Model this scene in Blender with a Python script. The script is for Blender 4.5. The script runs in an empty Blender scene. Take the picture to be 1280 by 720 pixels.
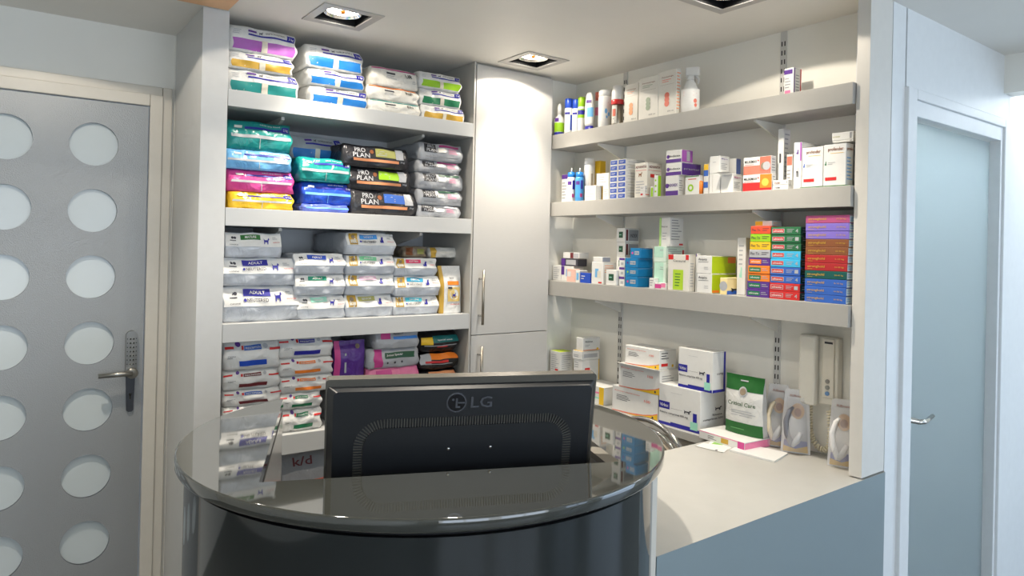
import bpy, bmesh, math, random
from mathutils import Vector, Matrix
random.seed(7)
SC = bpy.context.scene
COL = SC.collection
PI = math.pi

# ------------------------------------------------------------------ camera
F = Vector((0.58713055, 0.80948616, 0.00314156))
R = Vector((0.80924325, -0.58704178, 0.02252347))
U = Vector((-0.02007666, 0.01068193, 0.99974138))
O = Vector((0, 0, 1.53))
FPX, CY = 890.0, -55.27
cam = bpy.data.cameras.new('camera'); camo = bpy.data.objects.new('camera', cam); COL.objects.link(camo)
cam.sensor_width = 36; cam.lens = FPX * 36 / 1280; cam.shift_y = CY / 1280; cam.clip_start = 0.05
camo.matrix_world = Matrix(((R.x, U.x, -F.x, O.x), (R.y, U.y, -F.y, O.y), (R.z, U.z, -F.z, O.z), (0, 0, 0, 1)))
SC.camera = camo

# ------------------------------------------------------------------ world, daylight, exposure
W = bpy.data.worlds.new('world'); SC.world = W; W.use_nodes = True
wb = W.node_tree.nodes['Background']; wb.inputs[0].default_value = (0.62, 0.78, 1.0, 1); wb.inputs[1].default_value = 2.2

def area(name, loc, target, sx, sy, power, col):
    l = bpy.data.lights.new(name, 'AREA'); l.shape = 'RECTANGLE'; l.size = sx; l.size_y = sy; l.energy = power; l.color = col
    o = bpy.data.objects.new(name, l); COL.objects.link(o); o.location = loc
    o.rotation_euler = (Vector(target) - Vector(loc)).to_track_quat('-Z', 'Y').to_euler()
    return o
# daylight through the shop windows behind and to the right of the photographer
area('window_daylight', (0.6, -2.85, 1.45), (0.6, 3, 1.2), 3.6, 1.9, 42, (0.88, 0.94, 1.0))
area('side_daylight', (4.9, -1.2, 1.5), (1.0, 1.2, 1.2), 1.8, 1.8, 13, (0.62, 0.82, 1.0))
SPOT_W = 8.0
BEAM_W = 56.0
SPOT_C = (1.0, 0.90, 0.76)
vs = SC.view_settings
vs.view_transform = 'Standard'; vs.look = 'None'; vs.gamma = 1; vs.use_curve_mapping = False
vs.exposure = 0.13

# ------------------------------------------------------------------ helpers
def ray(px, py): return F + R * ((px - 640) / FPX) - U * ((py - 360 - CY) / FPX)
def onX(px, py, X): d = ray(px, py); return O + d * (X / d.x)
def onY(px, py, Y): d = ray(px, py); return O + d * (Y / d.y)
def onZ(px, py, Z): d = ray(px, py); return O + d * ((Z - O.z) / d.z)

def lin(c):
    c = c / 255.0
    return c / 12.92 if c <= 0.04045 else ((c + 0.055) / 1.055) ** 2.4

PAL = dict(white=(224, 224, 221), offwhite=(222, 219, 210), cream=(214, 208, 192), grey=(150, 152, 156), silver=(176, 178, 182),
           dark=(44, 44, 48), black=(22, 22, 25), ink=(60, 60, 70), text=(110, 108, 110), navy=(38, 38, 150), blue=(30, 75, 185), sky=(30, 118, 195),
           lightblue=(110, 175, 225), teal=(25, 140, 135), petrol=(0, 120, 175), mint=(160, 222, 200), green=(30, 120, 80), lime=(150, 200, 30),
           leaf=(40, 110, 50), yellow=(232, 188, 35), gold=(200, 160, 60), orange=(240, 130, 40), peach=(240, 160, 110), red=(205, 40, 40),
           magenta=(208, 72, 145), pink=(235, 130, 170), violet=(170, 90, 180), purple=(90, 50, 140), lilac=(130, 110, 200), brown=(135, 80, 45),
           maroon=(110, 40, 45), plum=(170, 60, 120), cyan=(60, 180, 225), royal=(50, 100, 190), olive=(165, 165, 90), dgreen=(35, 85, 60),
           darkteal=(0, 100, 100), wood=(140, 125, 105), taupe=(170, 160, 145), coral=(225, 120, 100))
MATS = {}
def C(c): return PAL[c] if isinstance(c, str) else c

def mat(c, kind='card', rough=None, metal=0.0):
    c = C(c); key = (tuple(c), kind, rough, metal)
    if key in MATS: return MATS[key]
    m = bpy.data.materials.new('%s_%d_%d_%d' % (kind, *[int(v) for v in c])); m.use_nodes = True
    nt = m.node_tree; N = nt.nodes; L = nt.links; b = N['Principled BSDF']
    col = (lin(c[0]), lin(c[1]), lin(c[2]), 1)
    P = dict(card=(0.5, 0.02, 60, 0.0, 0), film=(0.28, 0.06, 18, 0.8, 0.008), paint=(0.6, 0.015, 6, 0.05, 0.001), lam=(0.42, 0.02, 30, 0.05, 0.0005),
             plastic=(0.35, 0.02, 40, 0.0, 0), gloss=(0.12, 0.02, 12, 0.0, 0), metal=(0.3, 0.03, 40, 0.0, 0), ink=(0.45, 0.03, 120, 0, 0))[kind if kind in
             ('card', 'film', 'paint', 'lam', 'plastic', 'gloss', 'metal', 'ink') else 'card']
    r0, var, sc, bs, bd = P
    b.inputs['Roughness'].default_value = r0 if rough is None else rough
    b.inputs['Metallic'].default_value = 1.0 if kind == 'metal' else metal
    tc = N.new('ShaderNodeTexCoord'); nz = N.new('ShaderNodeTexNoise'); nz.inputs['Scale'].default_value = sc; nz.inputs['Detail'].default_value = 3
    L.new(tc.outputs['Object'], nz.inputs['Vector'])
    mx = N.new('ShaderNodeMix'); mx.data_type = 'RGBA'
    mx.inputs[6].default_value = tuple(min(1, v * (1 - 2 * var)) for v in col[:3]) + (1,); mx.inputs[7].default_value = tuple(min(1, v * (1 + 2 * var)) for v in col[:3]) + (1,)
    L.new(nz.outputs['Fac'], mx.inputs[0]); L.new(mx.outputs[2], b.inputs['Base Color'])
    if bs:
        bp = N.new('ShaderNodeBump'); bp.inputs['Strength'].default_value = bs; bp.inputs['Distance'].default_value = bd
        L.new(nz.outputs['Fac'], bp.inputs['Height']); L.new(bp.outputs[0], b.inputs['Normal'])
        if kind == 'film': nz.inputs['Distortion'].default_value = 1.2
    MATS[key] = m
    return m

def nodes_mat(name, col, rough, metal=0.0, ior=1.5, spec=0.5, coat=0.0, emis=None, es=0.0, alpha=1.0, trans=0.0):
    m = bpy.data.materials.new(name); m.use_nodes = True; b = m.node_tree.nodes['Principled BSDF']
    b.inputs['Base Color'].default_value = (lin(col[0]), lin(col[1]), lin(col[2]), 1); b.inputs['Roughness'].default_value = rough
    b.inputs['Metallic'].default_value = metal; b.inputs['IOR'].default_value = ior; b.inputs['Coat Weight'].default_value = coat
    b.inputs['Alpha'].default_value = alpha; b.inputs['Transmission Weight'].default_value = trans
    if emis: b.inputs['Emission Color'].default_value = (*emis, 1); b.inputs['Emission Strength'].default_value = es
    return m
def add_tex(m, tex, scale, lo, hi, to='bump', stretch=(1, 1, 1), dist=0.001, strength=0.3):
    nt = m.node_tree; N = nt.nodes; L = nt.links; b = N['Principled BSDF']
    tc = N.new('ShaderNodeTexCoord'); mp = N.new('ShaderNodeMapping'); mp.inputs['Scale'].default_value = stretch
    L.new(tc.outputs['Object'], mp.inputs['Vector'])
    t = N.new('ShaderNodeTexWave' if tex == 'wave' else 'ShaderNodeTexVoronoi' if tex == 'vor' else 'ShaderNodeTexNoise')
    t.inputs['Scale'].default_value = scale; L.new(mp.outputs[0], t.inputs['Vector'])
    out = t.outputs['Distance'] if tex == 'vor' else t.outputs['Fac']
    if to == 'bump':
        bp = N.new('ShaderNodeBump'); bp.inputs['Strength'].default_value = strength; bp.inputs['Distance'].default_value = dist
        L.new(out, bp.inputs['Height']); L.new(bp.outputs[0], b.inputs['Normal'])
    elif to == 'col':
        r = N.new('ShaderNodeMapRange'); r.inputs[3].default_value = lo; r.inputs[4].default_value = hi; L.new(out, r.inputs[0])
        mx = N.new('ShaderNodeMix'); mx.data_type = 'RGBA'; mx.blend_type = 'MULTIPLY'; mx.inputs[0].default_value = 1
        mx.inputs[6].default_value = b.inputs['Base Color'].default_value; L.new(r.outputs[0], mx.inputs[7]); L.new(mx.outputs[2], b.inputs['Base Color'])
    else:
        r = N.new('ShaderNodeMapRange'); r.inputs[3].default_value = lo; r.inputs[4].default_value = hi; L.new(out, r.inputs[0])
        L.new(r.outputs[0], b.inputs['Roughness'])
    return m

class MB:
    """collects faces with materials, becomes ONE mesh object"""
    def __init__(s): s.v = []; s.f = []; s.m = []; s.sm = []; s.mats = []
    def mi(s, m):
        if m not in s.mats: s.mats.append(m)
        return s.mats.index(m)
    def add(s, vs, fs, m, smooth=False):
        o = len(s.v); s.v += [tuple(v) for v in vs]; i = s.mi(m)
        for f in fs: s.f.append(tuple(o + k for k in f)); s.m.append(i); s.sm.append(smooth)
        return s
    def box(s, x0, x1, y0, y1, z0, z1, m, bev=0.0, mtx=None):
        bm = bmesh.new(); r = bmesh.ops.create_cube(bm, size=1)
        for v in bm.verts: v.co = Vector(((x0 + x1) / 2 + v.co.x * (x1 - x0), (y0 + y1) / 2 + v.co.y * (y1 - y0), (z0 + z1) / 2 + v.co.z * (z1 - z0)))
        if bev > 0: bmesh.ops.bevel(bm, geom=bm.edges[:], offset=bev, segments=2, affect='EDGES', profile=0.5)
        s.bm(bm, m, False, mtx); return s
    def bm(s, bm, m, smooth=False, mtx=None):
        bm.verts.index_update()
        vs = [(mtx @ v.co if mtx else v.co.copy()) for v in bm.verts]; fs = [[v.index for v in f.verts] for f in bm.faces]; bm.free()
        s.add(vs, fs, m, smooth); return s
    def tube(s, pts, r, m, n=8, cap=True):
        pts = [Vector(p) for p in pts]; rs = r if isinstance(r, (list, tuple)) else [r] * len(pts)
        vs = []; fs = []; up = None
        for i, p in enumerate(pts):
            t = (pts[min(i + 1, len(pts) - 1)] - pts[max(i - 1, 0)]).normalized()
            if up is None: up = t.orthogonal().normalized()
            up = (up - t * up.dot(t)).normalized(); sd = t.cross(up)
            for k in range(n): a = 2 * PI * k / n; vs.append(p + (up * math.cos(a) + sd * math.sin(a)) * rs[i])
        for i in range(len(pts) - 1):
            for k in range(n): a = i * n + k; b = i * n + (k + 1) % n; fs.append((a, b, b + n, a + n))
        if cap: fs.append(tuple(range(n))[::-1]); fs.append(tuple(range((len(pts) - 1) * n, len(pts) * n)))
        s.add(vs, fs, m, True); return s
    def lathe(s, prof, m, n=24, loc=(0, 0, 0), sq=1.0, axis=None):
        vs = []; fs = []
        for (r, z) in prof:
            for k in range(n): a = 2 * PI * k / n; vs.append(Vector((r * math.cos(a) * sq, r * math.sin(a), z)))
        for i in range(len(prof) - 1):
            for k in range(n): a = i * n + k; b = i * n + (k + 1) % n; fs.append((a, b, b + n, a + n))
        if prof[0][0] > 1e-5: fs.append(tuple(range(n))[::-1])
        if prof[-1][0] > 1e-5: fs.append(tuple(range((len(prof) - 1) * n, len(prof) * n)))
        if axis: vs = [axis @ v for v in vs]
        s.add([v + Vector(loc) for v in vs], fs, m, True); return s
    def prism(s, poly, z0, z1, m, mtx=None, smooth=False):
        """convex or concave polygon in xy, extruded"""
        n = len(poly); vs = [Vector((p[0], p[1], z0)) for p in poly] + [Vector((p[0], p[1], z1)) for p in poly]
        fs = [tuple(range(n))[::-1], tuple(range(n, 2 * n))]
        if mtx: vs = [mtx @ v for v in vs]
        s.add(vs, fs, m, False); o = len(s.v) - 2 * n; i = s.mi(m)
        for k in range(n): s.f.append((o + k, o + (k + 1) % n, o + n + (k + 1) % n, o + n + k)); s.m.append(i); s.sm.append(smooth)
        return s
    def build(s, name, parent=None, loc=None, shift=None):
        me = bpy.data.meshes.new(name)
        vv = s.v
        if loc is not None: vv = [(v[0] - loc[0], v[1] - loc[1], v[2] - loc[2]) for v in vv]
        me.from_pydata(vv, [], s.f)
        for m in s.mats: me.materials.append(m)
        me.polygons.foreach_set('material_index', s.m); me.polygons.foreach_set('use_smooth', s.sm); me.update()
        o = bpy.data.objects.new(name, me); COL.objects.link(o)
        if loc is not None: o.location = loc
        if parent is not None:
            o.parent = parent
            if loc is None:
                pl = parent['_w'] if '_w' in parent else (0, 0, 0)
                o.location = (-pl[0], -pl[1], -pl[2])
        return o

def tag(o, label, cat, group=None):
    o['label'] = label; o['category'] = cat
    if group: o['group'] = group
    return o
EMP = []
def thing(name, label, cat, loc=(0, 0, 0), group=None, kind=None):
    o = bpy.data.objects.new(name, None); COL.objects.link(o); o.location = loc; o.empty_display_size = 0.05; o['_w'] = tuple(loc); EMP.append(o)
    if kind: o['kind'] = kind; 
    if kind and label: o['label'] = label
    if not kind: tag(o, label, cat, group)
    return o
def struct(o): o['kind'] = 'structure'; return o

# text -> mesh polygons normalised to the unit square, cached per string
TX = {}
def text_geo(st):
    if st in TX: return TX[st]
    cu = bpy.data.curves.new('t', 'FONT'); cu.body = st; cu.size = 1; cu.resolution_u = 2; cu.fill_mode = 'FRONT'
    cu.offset = 0.012
    ob = bpy.data.objects.new('t', cu); me = bpy.data.meshes.new_from_object(ob)
    vs = [v.co.copy() for v in me.vertices]; fs = [tuple(p.vertices) for p in me.polygons]
    bpy.data.objects.remove(ob); bpy.data.curves.remove(cu); bpy.data.meshes.remove(me)
    x0 = min(v.x for v in vs); x1 = max(v.x for v in vs); y0 = min(v.y for v in vs); y1 = max(v.y for v in vs)
    g = ([((v.x - x0) / (x1 - x0), (v.y - y0) / (y1 - y0)) for v in vs], fs); TX[st] = g; return g

DOG = [(0.05, 0), (0.2, 0), (0.24, 0.3), (0.6, 0.3), (0.62, 0), (0.78, 0), (0.8, 0.5), (0.86, 0.62), (1.0, 0.68), (0.98, 0.8), (0.86, 0.95), (0.76, 0.8), (0.7, 0.62), (0.2, 0.6), (0.02, 0.85), (0.08, 0.5)]
CAT = [(0.1, 0), (0.8, 0), (0.78, 0.3), (0.7, 0.6), (0.78, 0.7), (0.8, 1.0), (0.66, 0.9), (0.5, 0.9), (0.42, 1.0), (0.4, 0.72), (0.3, 0.5), (0.22, 0.2), (0.0, 0.5), (0.0, 0.1)]

def prints(mb, fn, items, e=0.0006, kind='ink', grid=(1, 1), aspect=1.0):
    """flat print on a surface; fn(u, v, e) -> point, u to the right, v up, e outwards"""
    k = 0
    for it in items:
        t = it[0]; ee = e * (1 + 0.35 * k); k += 1
        if t == 'r':
            _, u0, u1, v0, v1, c = it[:6]
            nx = max(1, int(math.ceil((u1 - u0) * grid[0]))); ny = max(1, int(math.ceil((v1 - v0) * grid[1])))
            vs = [fn(u0 + (u1 - u0) * i / nx, v0 + (v1 - v0) * j / ny, ee) for j in range(ny + 1) for i in range(nx + 1)]
            fs = [(j * (nx + 1) + i, j * (nx + 1) + i + 1, (j + 1) * (nx + 1) + i + 1, (j + 1) * (nx + 1) + i) for j in range(ny) for i in range(nx)]
            mb.add(vs, fs, mat(c, kind), grid[0] > 1)
        elif t == 't':
            _, u0, u1, v0, v1, c, st = it[:7]
            g, fs = text_geo(st)
            mb.add([fn(u0 + (u1 - u0) * a, v0 + (v1 - v0) * b, ee * 1.5 + e) for a, b in g], fs, mat(c, kind))
        elif t == 'c':
            _, uc, vc, rr, c = it[:5]
            mb.add([fn(uc + rr / aspect * math.cos(2 * PI * i / 16), vc + rr * math.sin(2 * PI * i / 16), ee) for i in range(16)], [tuple(range(16))], mat(c, kind))
        elif t == 'p':
            _, u0, u1, v0, v1, c, poly = it[:7]
            mb.add([fn(u0 + (u1 - u0) * a, v0 + (v1 - v0) * b, ee) for a, b in poly], [tuple(range(len(poly)))], mat(c, kind))
        elif t == 'l':     # block of small print lines
            _, u0, u1, v0, v1, c, n = it[:7]
            rr = random.Random(int(u0 * 1000 + v0 * 77 + n))
            for q in range(n):
                vv = v1 - (v1 - v0) * (q + 0.5) / n; h = (v1 - v0) / n * 0.16; ux = u0 + (u1 - u0) * rr.uniform(0.6, 1)
                mb.add([fn(u0, vv - h, ee), fn(ux, vv - h, ee), fn(ux, vv + h, ee), fn(u0, vv + h, ee)], [(0, 1, 2, 3)], mat(c, kind))

# ------------------------------------------------------------------ setting materials
CEIL = 2.36
M_wall = mat((240, 238, 230), 'paint'); M_ceil = mat((238, 234, 226), 'paint', 0.5); M_trim = mat((228, 230, 230), 'lam')
M_lam = add_tex(nodes_mat('shelf_laminate', (196, 197, 196), 0.38), 'noise', 60, 0.97, 1.02, 'col', (1, 1, 12))
M_grey = mat((190, 188, 182), 'lam'); M_shelf2 = mat((172, 170, 165), 'lam', 0.4)
M_steel = add_tex(nodes_mat('brushed_steel', (176, 174, 168), 0.3, 1.0), 'noise', 180, 0.22, 0.42, 'rough', (1, 1, 20))
M_chrome = nodes_mat('chrome', (205, 203, 198), 0.12, 1.0)
M_black = mat((18, 18, 20), 'plastic', 0.5)

# ------------------------------------------------------------------ room
def slab(name, x0, x1, y0, y1, z0, z1, m):
    o = MB().box(x0, x1, y0, y1, z0, z1, m).build(name); return struct(o)
M_floor = add_tex(nodes_mat('floor_vinyl', (100, 101, 100), 0.3), 'noise', 5, 0.9, 1.08, 'col')
slab('floor', -2.1, 5.1, -3.1, 3.3, -0.1, 0, M_floor)
# ceiling with square cut-outs for the recessed lights
LIGHTS = [(1.02, 2.50), (1.93, 2.53), (1.92, 1.48), (0.11, 2.50), (1.02, 1.48), (0.11, 1.48)]
HW = 0.083
def ceiling():
    mb = MB(); xs = {-2.1, 5.1}; ys = {-3.1, 3.3}
    for x, y in LIGHTS: xs |= {round(x - HW, 4), round(x + HW, 4)}; ys |= {round(y - HW, 4), round(y + HW, 4)}
    xs = sorted(xs); ys = sorted(ys)
    for i in range(len(xs) - 1):
        for j in range(len(ys) - 1):
            cx = (xs[i] + xs[i + 1]) / 2; cy = (ys[j] + ys[j + 1]) / 2
            if any(abs(cx - x) < HW and abs(cy - y) < HW for x, y in LIGHTS): continue
            mb.add([(xs[i], ys[j], CEIL), (xs[i], ys[j + 1], CEIL), (xs[i + 1], ys[j + 1], CEIL), (xs[i + 1], ys[j], CEIL)], [(0, 1, 2, 3)], M_ceil)
    mb.add([(-2.1, -3.1, CEIL + 0.2), (5.1, -3.1, CEIL + 0.2), (5.1, 3.3, CEIL + 0.2), (-2.1, 3.3, CEIL + 0.2)], [(0, 1, 2, 3)], M_ceil)
    return struct(mb.build('ceiling'))
ceiling()
YD = 3.16                       # plane of the perforated door
DX0, DX1, DZ = -0.465, 0.485, 2.052
mb = MB(); mb.box(-2.1, DX0 - 0.02, YD + 0.02, YD + 0.14, 0, CEIL, M_wall); mb.box(DX1 + 0.02, 0.62, YD + 0.02, YD + 0.14, 0, CEIL, M_wall)
mb.box(DX0 - 0.02, DX1 + 0.02, YD + 0.02, YD + 0.14, DZ + 0.02, CEIL, M_wall); struct(mb.build('wall_back'))
slab('wall_left', -2.1, -2.0, -3.0, YD + 0.02, 0, CEIL, M_wall)
slab('wall_cabinet', 0.58, 2.19, 3.17, 3.27, 0, CEIL, M_wall)
slab('wall_shelves', 2.385, 2.50, 1.20, 2.86, 0, CEIL, M_wall)
slab('wall_niche', 2.19, 2.385, 2.76, 2.86, 0, CEIL, M_wall)
# front wall behind the camera, three window openings
mb = MB(); 
for a, b in ((-2.0, -1.2), (0.45, 0.75), (2.4, 3.2), (4.6, 5.1)): mb.box(a, b, -3.1, -3.0, 0, CEIL, M_wall)
for a, b in ((-1.2, 0.45), (0.75, 2.4), (3.2, 4.6)): mb.box(a, b, -3.1, -3.0, 0, 0.45, M_wall); mb.box(a, b, -3.1, -3.0, 2.2, CEIL, M_wall)
struct(mb.build('wall_front'))
M_glass = nodes_mat('clear_glass', (235, 240, 240), 0.02, trans=1.0, ior=1.1)
for k, (a, b) in enumerate(((-1.2, 0.45), (0.75, 2.4), (3.2, 4.6))):
    f = MB()
    for c in (a + 0.03, (a + b) / 2, b - 0.03): f.box(c - 0.03, c + 0.03, -3.08, -3.02, 0.45, 2.2, M_trim, 0.004)
    for z in (0.48, 2.17): f.box(a, b, -3.08, -3.02, z - 0.03, z + 0.03, M_trim, 0.004)
    struct(f.build('window_%d' % (k + 1)))

# right-hand wall with the frosted door
WY0, WS = 1.158, 0.0277
def wy(x): return WY0 + (x - 2.2) * WS
def cbox(mb, x0, x1, z0, z1, t0, t1, m, bev=0):
    """box lying along the slightly turned right wall; t0..t1 measured outwards (towards the camera) negative = behind"""
    a = math.atan(WS); M = Matrix.Translation((2.2, WY0, 0)) @ Matrix.Rotation(a, 4, 'Z')
    k = 1 / math.cos(a)
    mb.box((x0 - 2.2) * k, (x1 - 2.2) * k, -t1, -t0, z0, z1, m, bev, M)
FX0, FX1, FZ = 2.458, 3.41, 2.095
IX0, IX1, IZ = 2.545, 3.312, 2.005
mb = MB(); cbox(mb, 2.367, FX0 + 0.01, 0, CEIL, -0.12, 0, M_trim); cbox(mb, FX1 - 0.01, 5.05, 0, CEIL, -0.12, 0, M_trim); cbox(mb, FX0, FX1, FZ - 0.01, CEIL, -0.12, 0, M_trim)
struct(mb.build('wall_right'))
slab('wall_corridor', 5.05, 5.15, -0.1, 1.3, 0, CEIL, M_wall)
mb = MB(); mb.box(3.345, 3.44, -0.35, wy(3.4) - 0.001, 2.203, CEIL, M_wall); struct(mb.build('trim_1'))
slab('wall_storeroom', 2.50, 3.9, 2.6, 2.7, 0, CEIL, M_wall); slab('wall_storeroom_side', 3.9, 4.0, 1.32, 2.7, 0, CEIL, M_wall)
slab('wall_side', 5.0, 5.1, -3.0, -2.3, 0, CEIL, M_wall)

door2 = thing('door_2', 'frosted glass door in a white frame with a lever handle', 'door', (2.9, wy(2.9), 0), kind='structure')
mb = MB()
for (a, b, c, d) in ((FX0, IX0 - 0.02, 0, FZ), (IX1 + 0.02, FX1, 0, FZ), (IX0 - 0.02, IX1 + 0.02, IZ + 0.055, FZ)): cbox(mb, a, b, c, d, -0.05, 0.014, M_trim, 0.003)
for (a, b, c, d) in ((IX0 - 0.02, IX0, 0, IZ + 0.055), (IX1, IX1 + 0.02, 0, IZ + 0.055), (IX0, IX1, IZ, IZ + 0.055)): cbox(mb, a, b, c, d, -0.05, 0.004, M_trim, 0.002)
mb.build('door_frame', door2)
M_frost = add_tex(nodes_mat('frosted_glass', (150, 160, 166), 0.32, ior=1.55), 'noise', 4, 0.28, 0.42, 'rough')
_nt = M_frost.node_tree; _tr = _nt.nodes.new('ShaderNodeBsdfTranslucent'); _tr.inputs[0].default_value = (0.80, 0.90, 0.95, 1)
_mx = _nt.nodes.new('ShaderNodeMixShader'); _mx.inputs[0].default_value = 0.5; _out = [n for n in _nt.nodes if n.type == 'OUTPUT_MATERIAL'][0]
_nt.links.new(_nt.nodes['Principled BSDF'].outputs[0], _mx.inputs[1]); _nt.links.new(_tr.outputs[0], _mx.inputs[2]); _nt.links.new(_mx.outputs[0], _out.inputs[0])
mb = MB(); cbox(mb, IX0 + 0.002, IX1 - 0.004, 0.008, IZ - 0.004, -0.045, -0.035, M_frost, 0.001); mb.build('glass_leaf', door2)
hx = 2.59
mb = MB(); a = math.atan(WS); Mh = Matrix.Translation((hx, wy(hx) + 0.035, 0.955)) @ Matrix.Rotation(a, 4, 'Z') @ Matrix.Rotation(PI / 2, 4, 'X')
mb.lathe([(0.0, 0.0), (0.024, 0.0), (0.024, 0.008), (0.01, 0.009), (0.009, 0.05), (0.0, 0.05)], M_chrome, 20, axis=Mh.to_3x3(), loc=Mh.translation); mb.build('handle_rose', door2)
p0 = Vector((hx, wy(hx) - 0.012, 0.955))
mb = MB(); mb.tube([p0 + Vector((-0.005, 0, 0)), p0 + Vector((0.03, -0.004, -0.002)), p0 + Vector((0.06, 0, -0.002)), p0 + Vector((0.125, 0.01, 0.004))], [0.009, 0.009, 0.008, 0.007], M_chrome, 10); mb.build('lever_handle', door2)
mb = MB(); Mh.translation = (hx, wy(hx) + 0.035, 0.868)
mb.lathe([(0.0, 0.0), (0.024, 0.0), (0.024, 0.007), (0.0, 0.008)], M_chrome, 20, axis=Mh.to_3x3(), loc=Mh.translation)
mb.box(hx - 0.003, hx + 0.003, wy(hx) + 0.0255, wy(hx) + 0.03, 0.858, 0.878, M_black); mb.build('keyhole_plate', door2)

lb = thing('added_storeroom_light', 'unseen lamp added behind the frosted glass door to brighten its top', 'ceiling light', (2.93, 1.40, CEIL))  # unseen lamp, added to whiten the top of the frosted leaf
MB().box(2.60, 3.25, 1.35, 1.45, CEIL - 0.05, CEIL - 0.001, nodes_mat('added_lamp_glow', (255, 255, 255), 0.3, emis=(0.92, 0.97, 1.0), es=60.0), 0.004).build('diffuser', lb)

# left door: perforated metal leaf with round frosted windows
door1 = thing('door_1', 'grey perforated metal door with rows of round frosted windows', 'door', (0, YD, 0), kind='structure')
M_perf = add_tex(nodes_mat('perforated_grey_metal', (158, 160, 160), 0.42, 0.35), 'vor', 260, 0, 1, 'bump', dist=0.0012, strength=0.6)
add_m = M_perf.node_tree
M_disc = add_tex(nodes_mat('frosted_disc', (203, 211, 212), 0.18), 'noise', 3, 0.97, 1.03, 'col')
RH = 0.0825
cols = [-0.255, 0.022, 0.300]; rows = [1.885 - 0.255 * k for k in range(7)] + [0.1]
mb = MB(); discs = []
xb = [DX0, -0.116, 0.161, DX1]; zb = [DZ] + [1.885 - 0.255 * (k + 0.5) for k in range(7)] + [0.006]
for ci, cx in enumerate(cols):
    for ri, cz in enumerate(rows):
        x0, x1 = xb[ci], xb[ci + 1]; z1, z0 = zb[ri], zb[ri + 1]
        n = 40; ring = []; outer = []
        for k in range(n):
            t = 2 * PI * k / n; c_, s_ = math.cos(t), math.sin(t); ring.append((cx + RH * c_, cz + RH * s_))
            q = min(((x1 - cx) / c_ if c_ > 1e-6 else (x0 - cx) / c_ if c_ < -1e-6 else 9e9), ((z1 - cz) / s_ if s_ > 1e-6 else (z0 - cz) / s_ if s_ < -1e-6 else 9e9))
            outer.append((cx + q * c_, cz + q * s_))
        if ri == 7: continue
        for k in range(n):
            k2 = (k + 1) % n
            vs = [(ring[k][0], YD, ring[k][1]), (ring[k2][0], YD, ring[k2][1]), (outer[k2][0], YD, outer[k2][1]), (outer[k][0], YD, outer[k][1])]
            mb.add(vs, [(0, 1, 2, 3)], M_perf)
            # fill the corner between two outer points on different sides
            if abs(outer[k][0] - outer[k2][0]) > 1e-5 and abs(outer[k][1] - outer[k2][1]) > 1e-5:
                c0 = outer[k] if abs(outer[k][0] - x0) < 1e-5 or abs(outer[k][0] - x1) < 1e-5 else outer[k2]; c1 = outer[k2] if c0 is outer[k] else outer[k]
                mb.add([vs[3], vs[2], (c0[0], YD, c1[1])], [(0, 1, 2)], M_perf)
            mb.add([(ring[k][0], YD, ring[k][1]), (ring[k2][0], YD, ring[k2][1]), (ring[k2][0], YD + 0.014, ring[k2][1]), (ring[k][0], YD + 0.014, ring[k][1])], [(0, 1, 2, 3)], mat((120, 122, 126), 'metal', 0.4))
        discs.append((cx, cz))
mb.box(DX0, DX1, YD, YD + 0.012, 0.006, zb[7], M_perf)
mb.box(DX0, DX1, YD + 0.022, YD + 0.04, 0.006, DZ, mat((120, 122, 126), 'plastic'))
mb.build('door_leaf', door1)
for cx, cz in discs:
    m2 = MB(); m2.add([(cx + (RH + 0.004) * math.cos(2 * PI * k / 40), YD + 0.013, cz + (RH + 0.004) * math.sin(2 * PI * k / 40)) for k in range(40)] +
                      [(cx + (RH + 0.004) * math.cos(2 * PI * k / 40), YD + 0.021, cz + (RH + 0.004) * math.sin(2 * PI * k / 40)) for k in range(40)],
                      [tuple(range(40)), tuple(range(40, 80))] + [(k, (k + 1) % 40, 40 + (k + 1) % 40, 40 + k) for k in range(40)], M_disc)
    m2.build('round_window', door1)
M_cream = mat((214, 208, 196), 'lam')
mb = MB(); mb.box(DX1 + 0.004, DX1 + 0.05, YD - 0.012, YD + 0.04, 0, DZ + 0.05, M_cream, 0.003); mb.box(DX1 + 0.05, DX1 + 0.085, YD - 0.002, YD + 0.02, 0, DZ + 0.085, M_cream, 0.003)
mb.box(DX0 - 0.003, DX1 + 0.003, YD - 0.0115, YD + 0.04, DZ + 0.004, DZ + 0.05, M_cream, 0.003); mb.box(DX0 - 0.084, DX1 + 0.049, YD - 0.0015, YD + 0.02, DZ + 0.05, DZ + 0.085, M_cream, 0.003)
mb.box(DX0 - 0.085, DX0 - 0.004, YD - 0.012, YD + 0.02, 0, DZ + 0.05, M_cream, 0.003)
mb.build('door_frame', door1)
# code lock
M_zinc = nodes_mat('zinc', (150, 148, 142), 0.32, 1.0)
lx = 0.442
mb = MB(); poly = [(lx + 0.020 * math.cos(t), 1.143 + 0.020 * math.sin(t)) for t in [PI * k / 12 for k in range(13)]] + [(lx - 0.020, 0.985), (lx + 0.020, 0.985)]
Mx = Matrix(((1, 0, 0, 0), (0, 0, 1, 0), (0, 1, 0, 0), (0, 0, 0, 1)))
mb.prism(poly, YD - 0.022, YD, M_zinc, Mx); lk = mb.build('lock_body', door1)
kb = MB()
for r_ in range(7):
    for c_ in (-0.0055, 0.0055): kb.box(lx + c_ - 0.004, lx + c_ + 0.004, YD - 0.026, YD - 0.021, 1.128 - r_ * 0.0165, 1.136 - r_ * 0.0165, M_chrome, 0.001)
    for c_ in (-0.0155, 0.0155): kb.box(lx + c_ - 0.0015, lx + c_ + 0.0015, YD - 0.0235, YD - 0.021, 1.130 - r_ * 0.0165, 1.134 - r_ * 0.0165, M_black)
kb.build('lock_button', lk)
for ch in lk.children: ch.location = (0, 0, 0)
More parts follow.
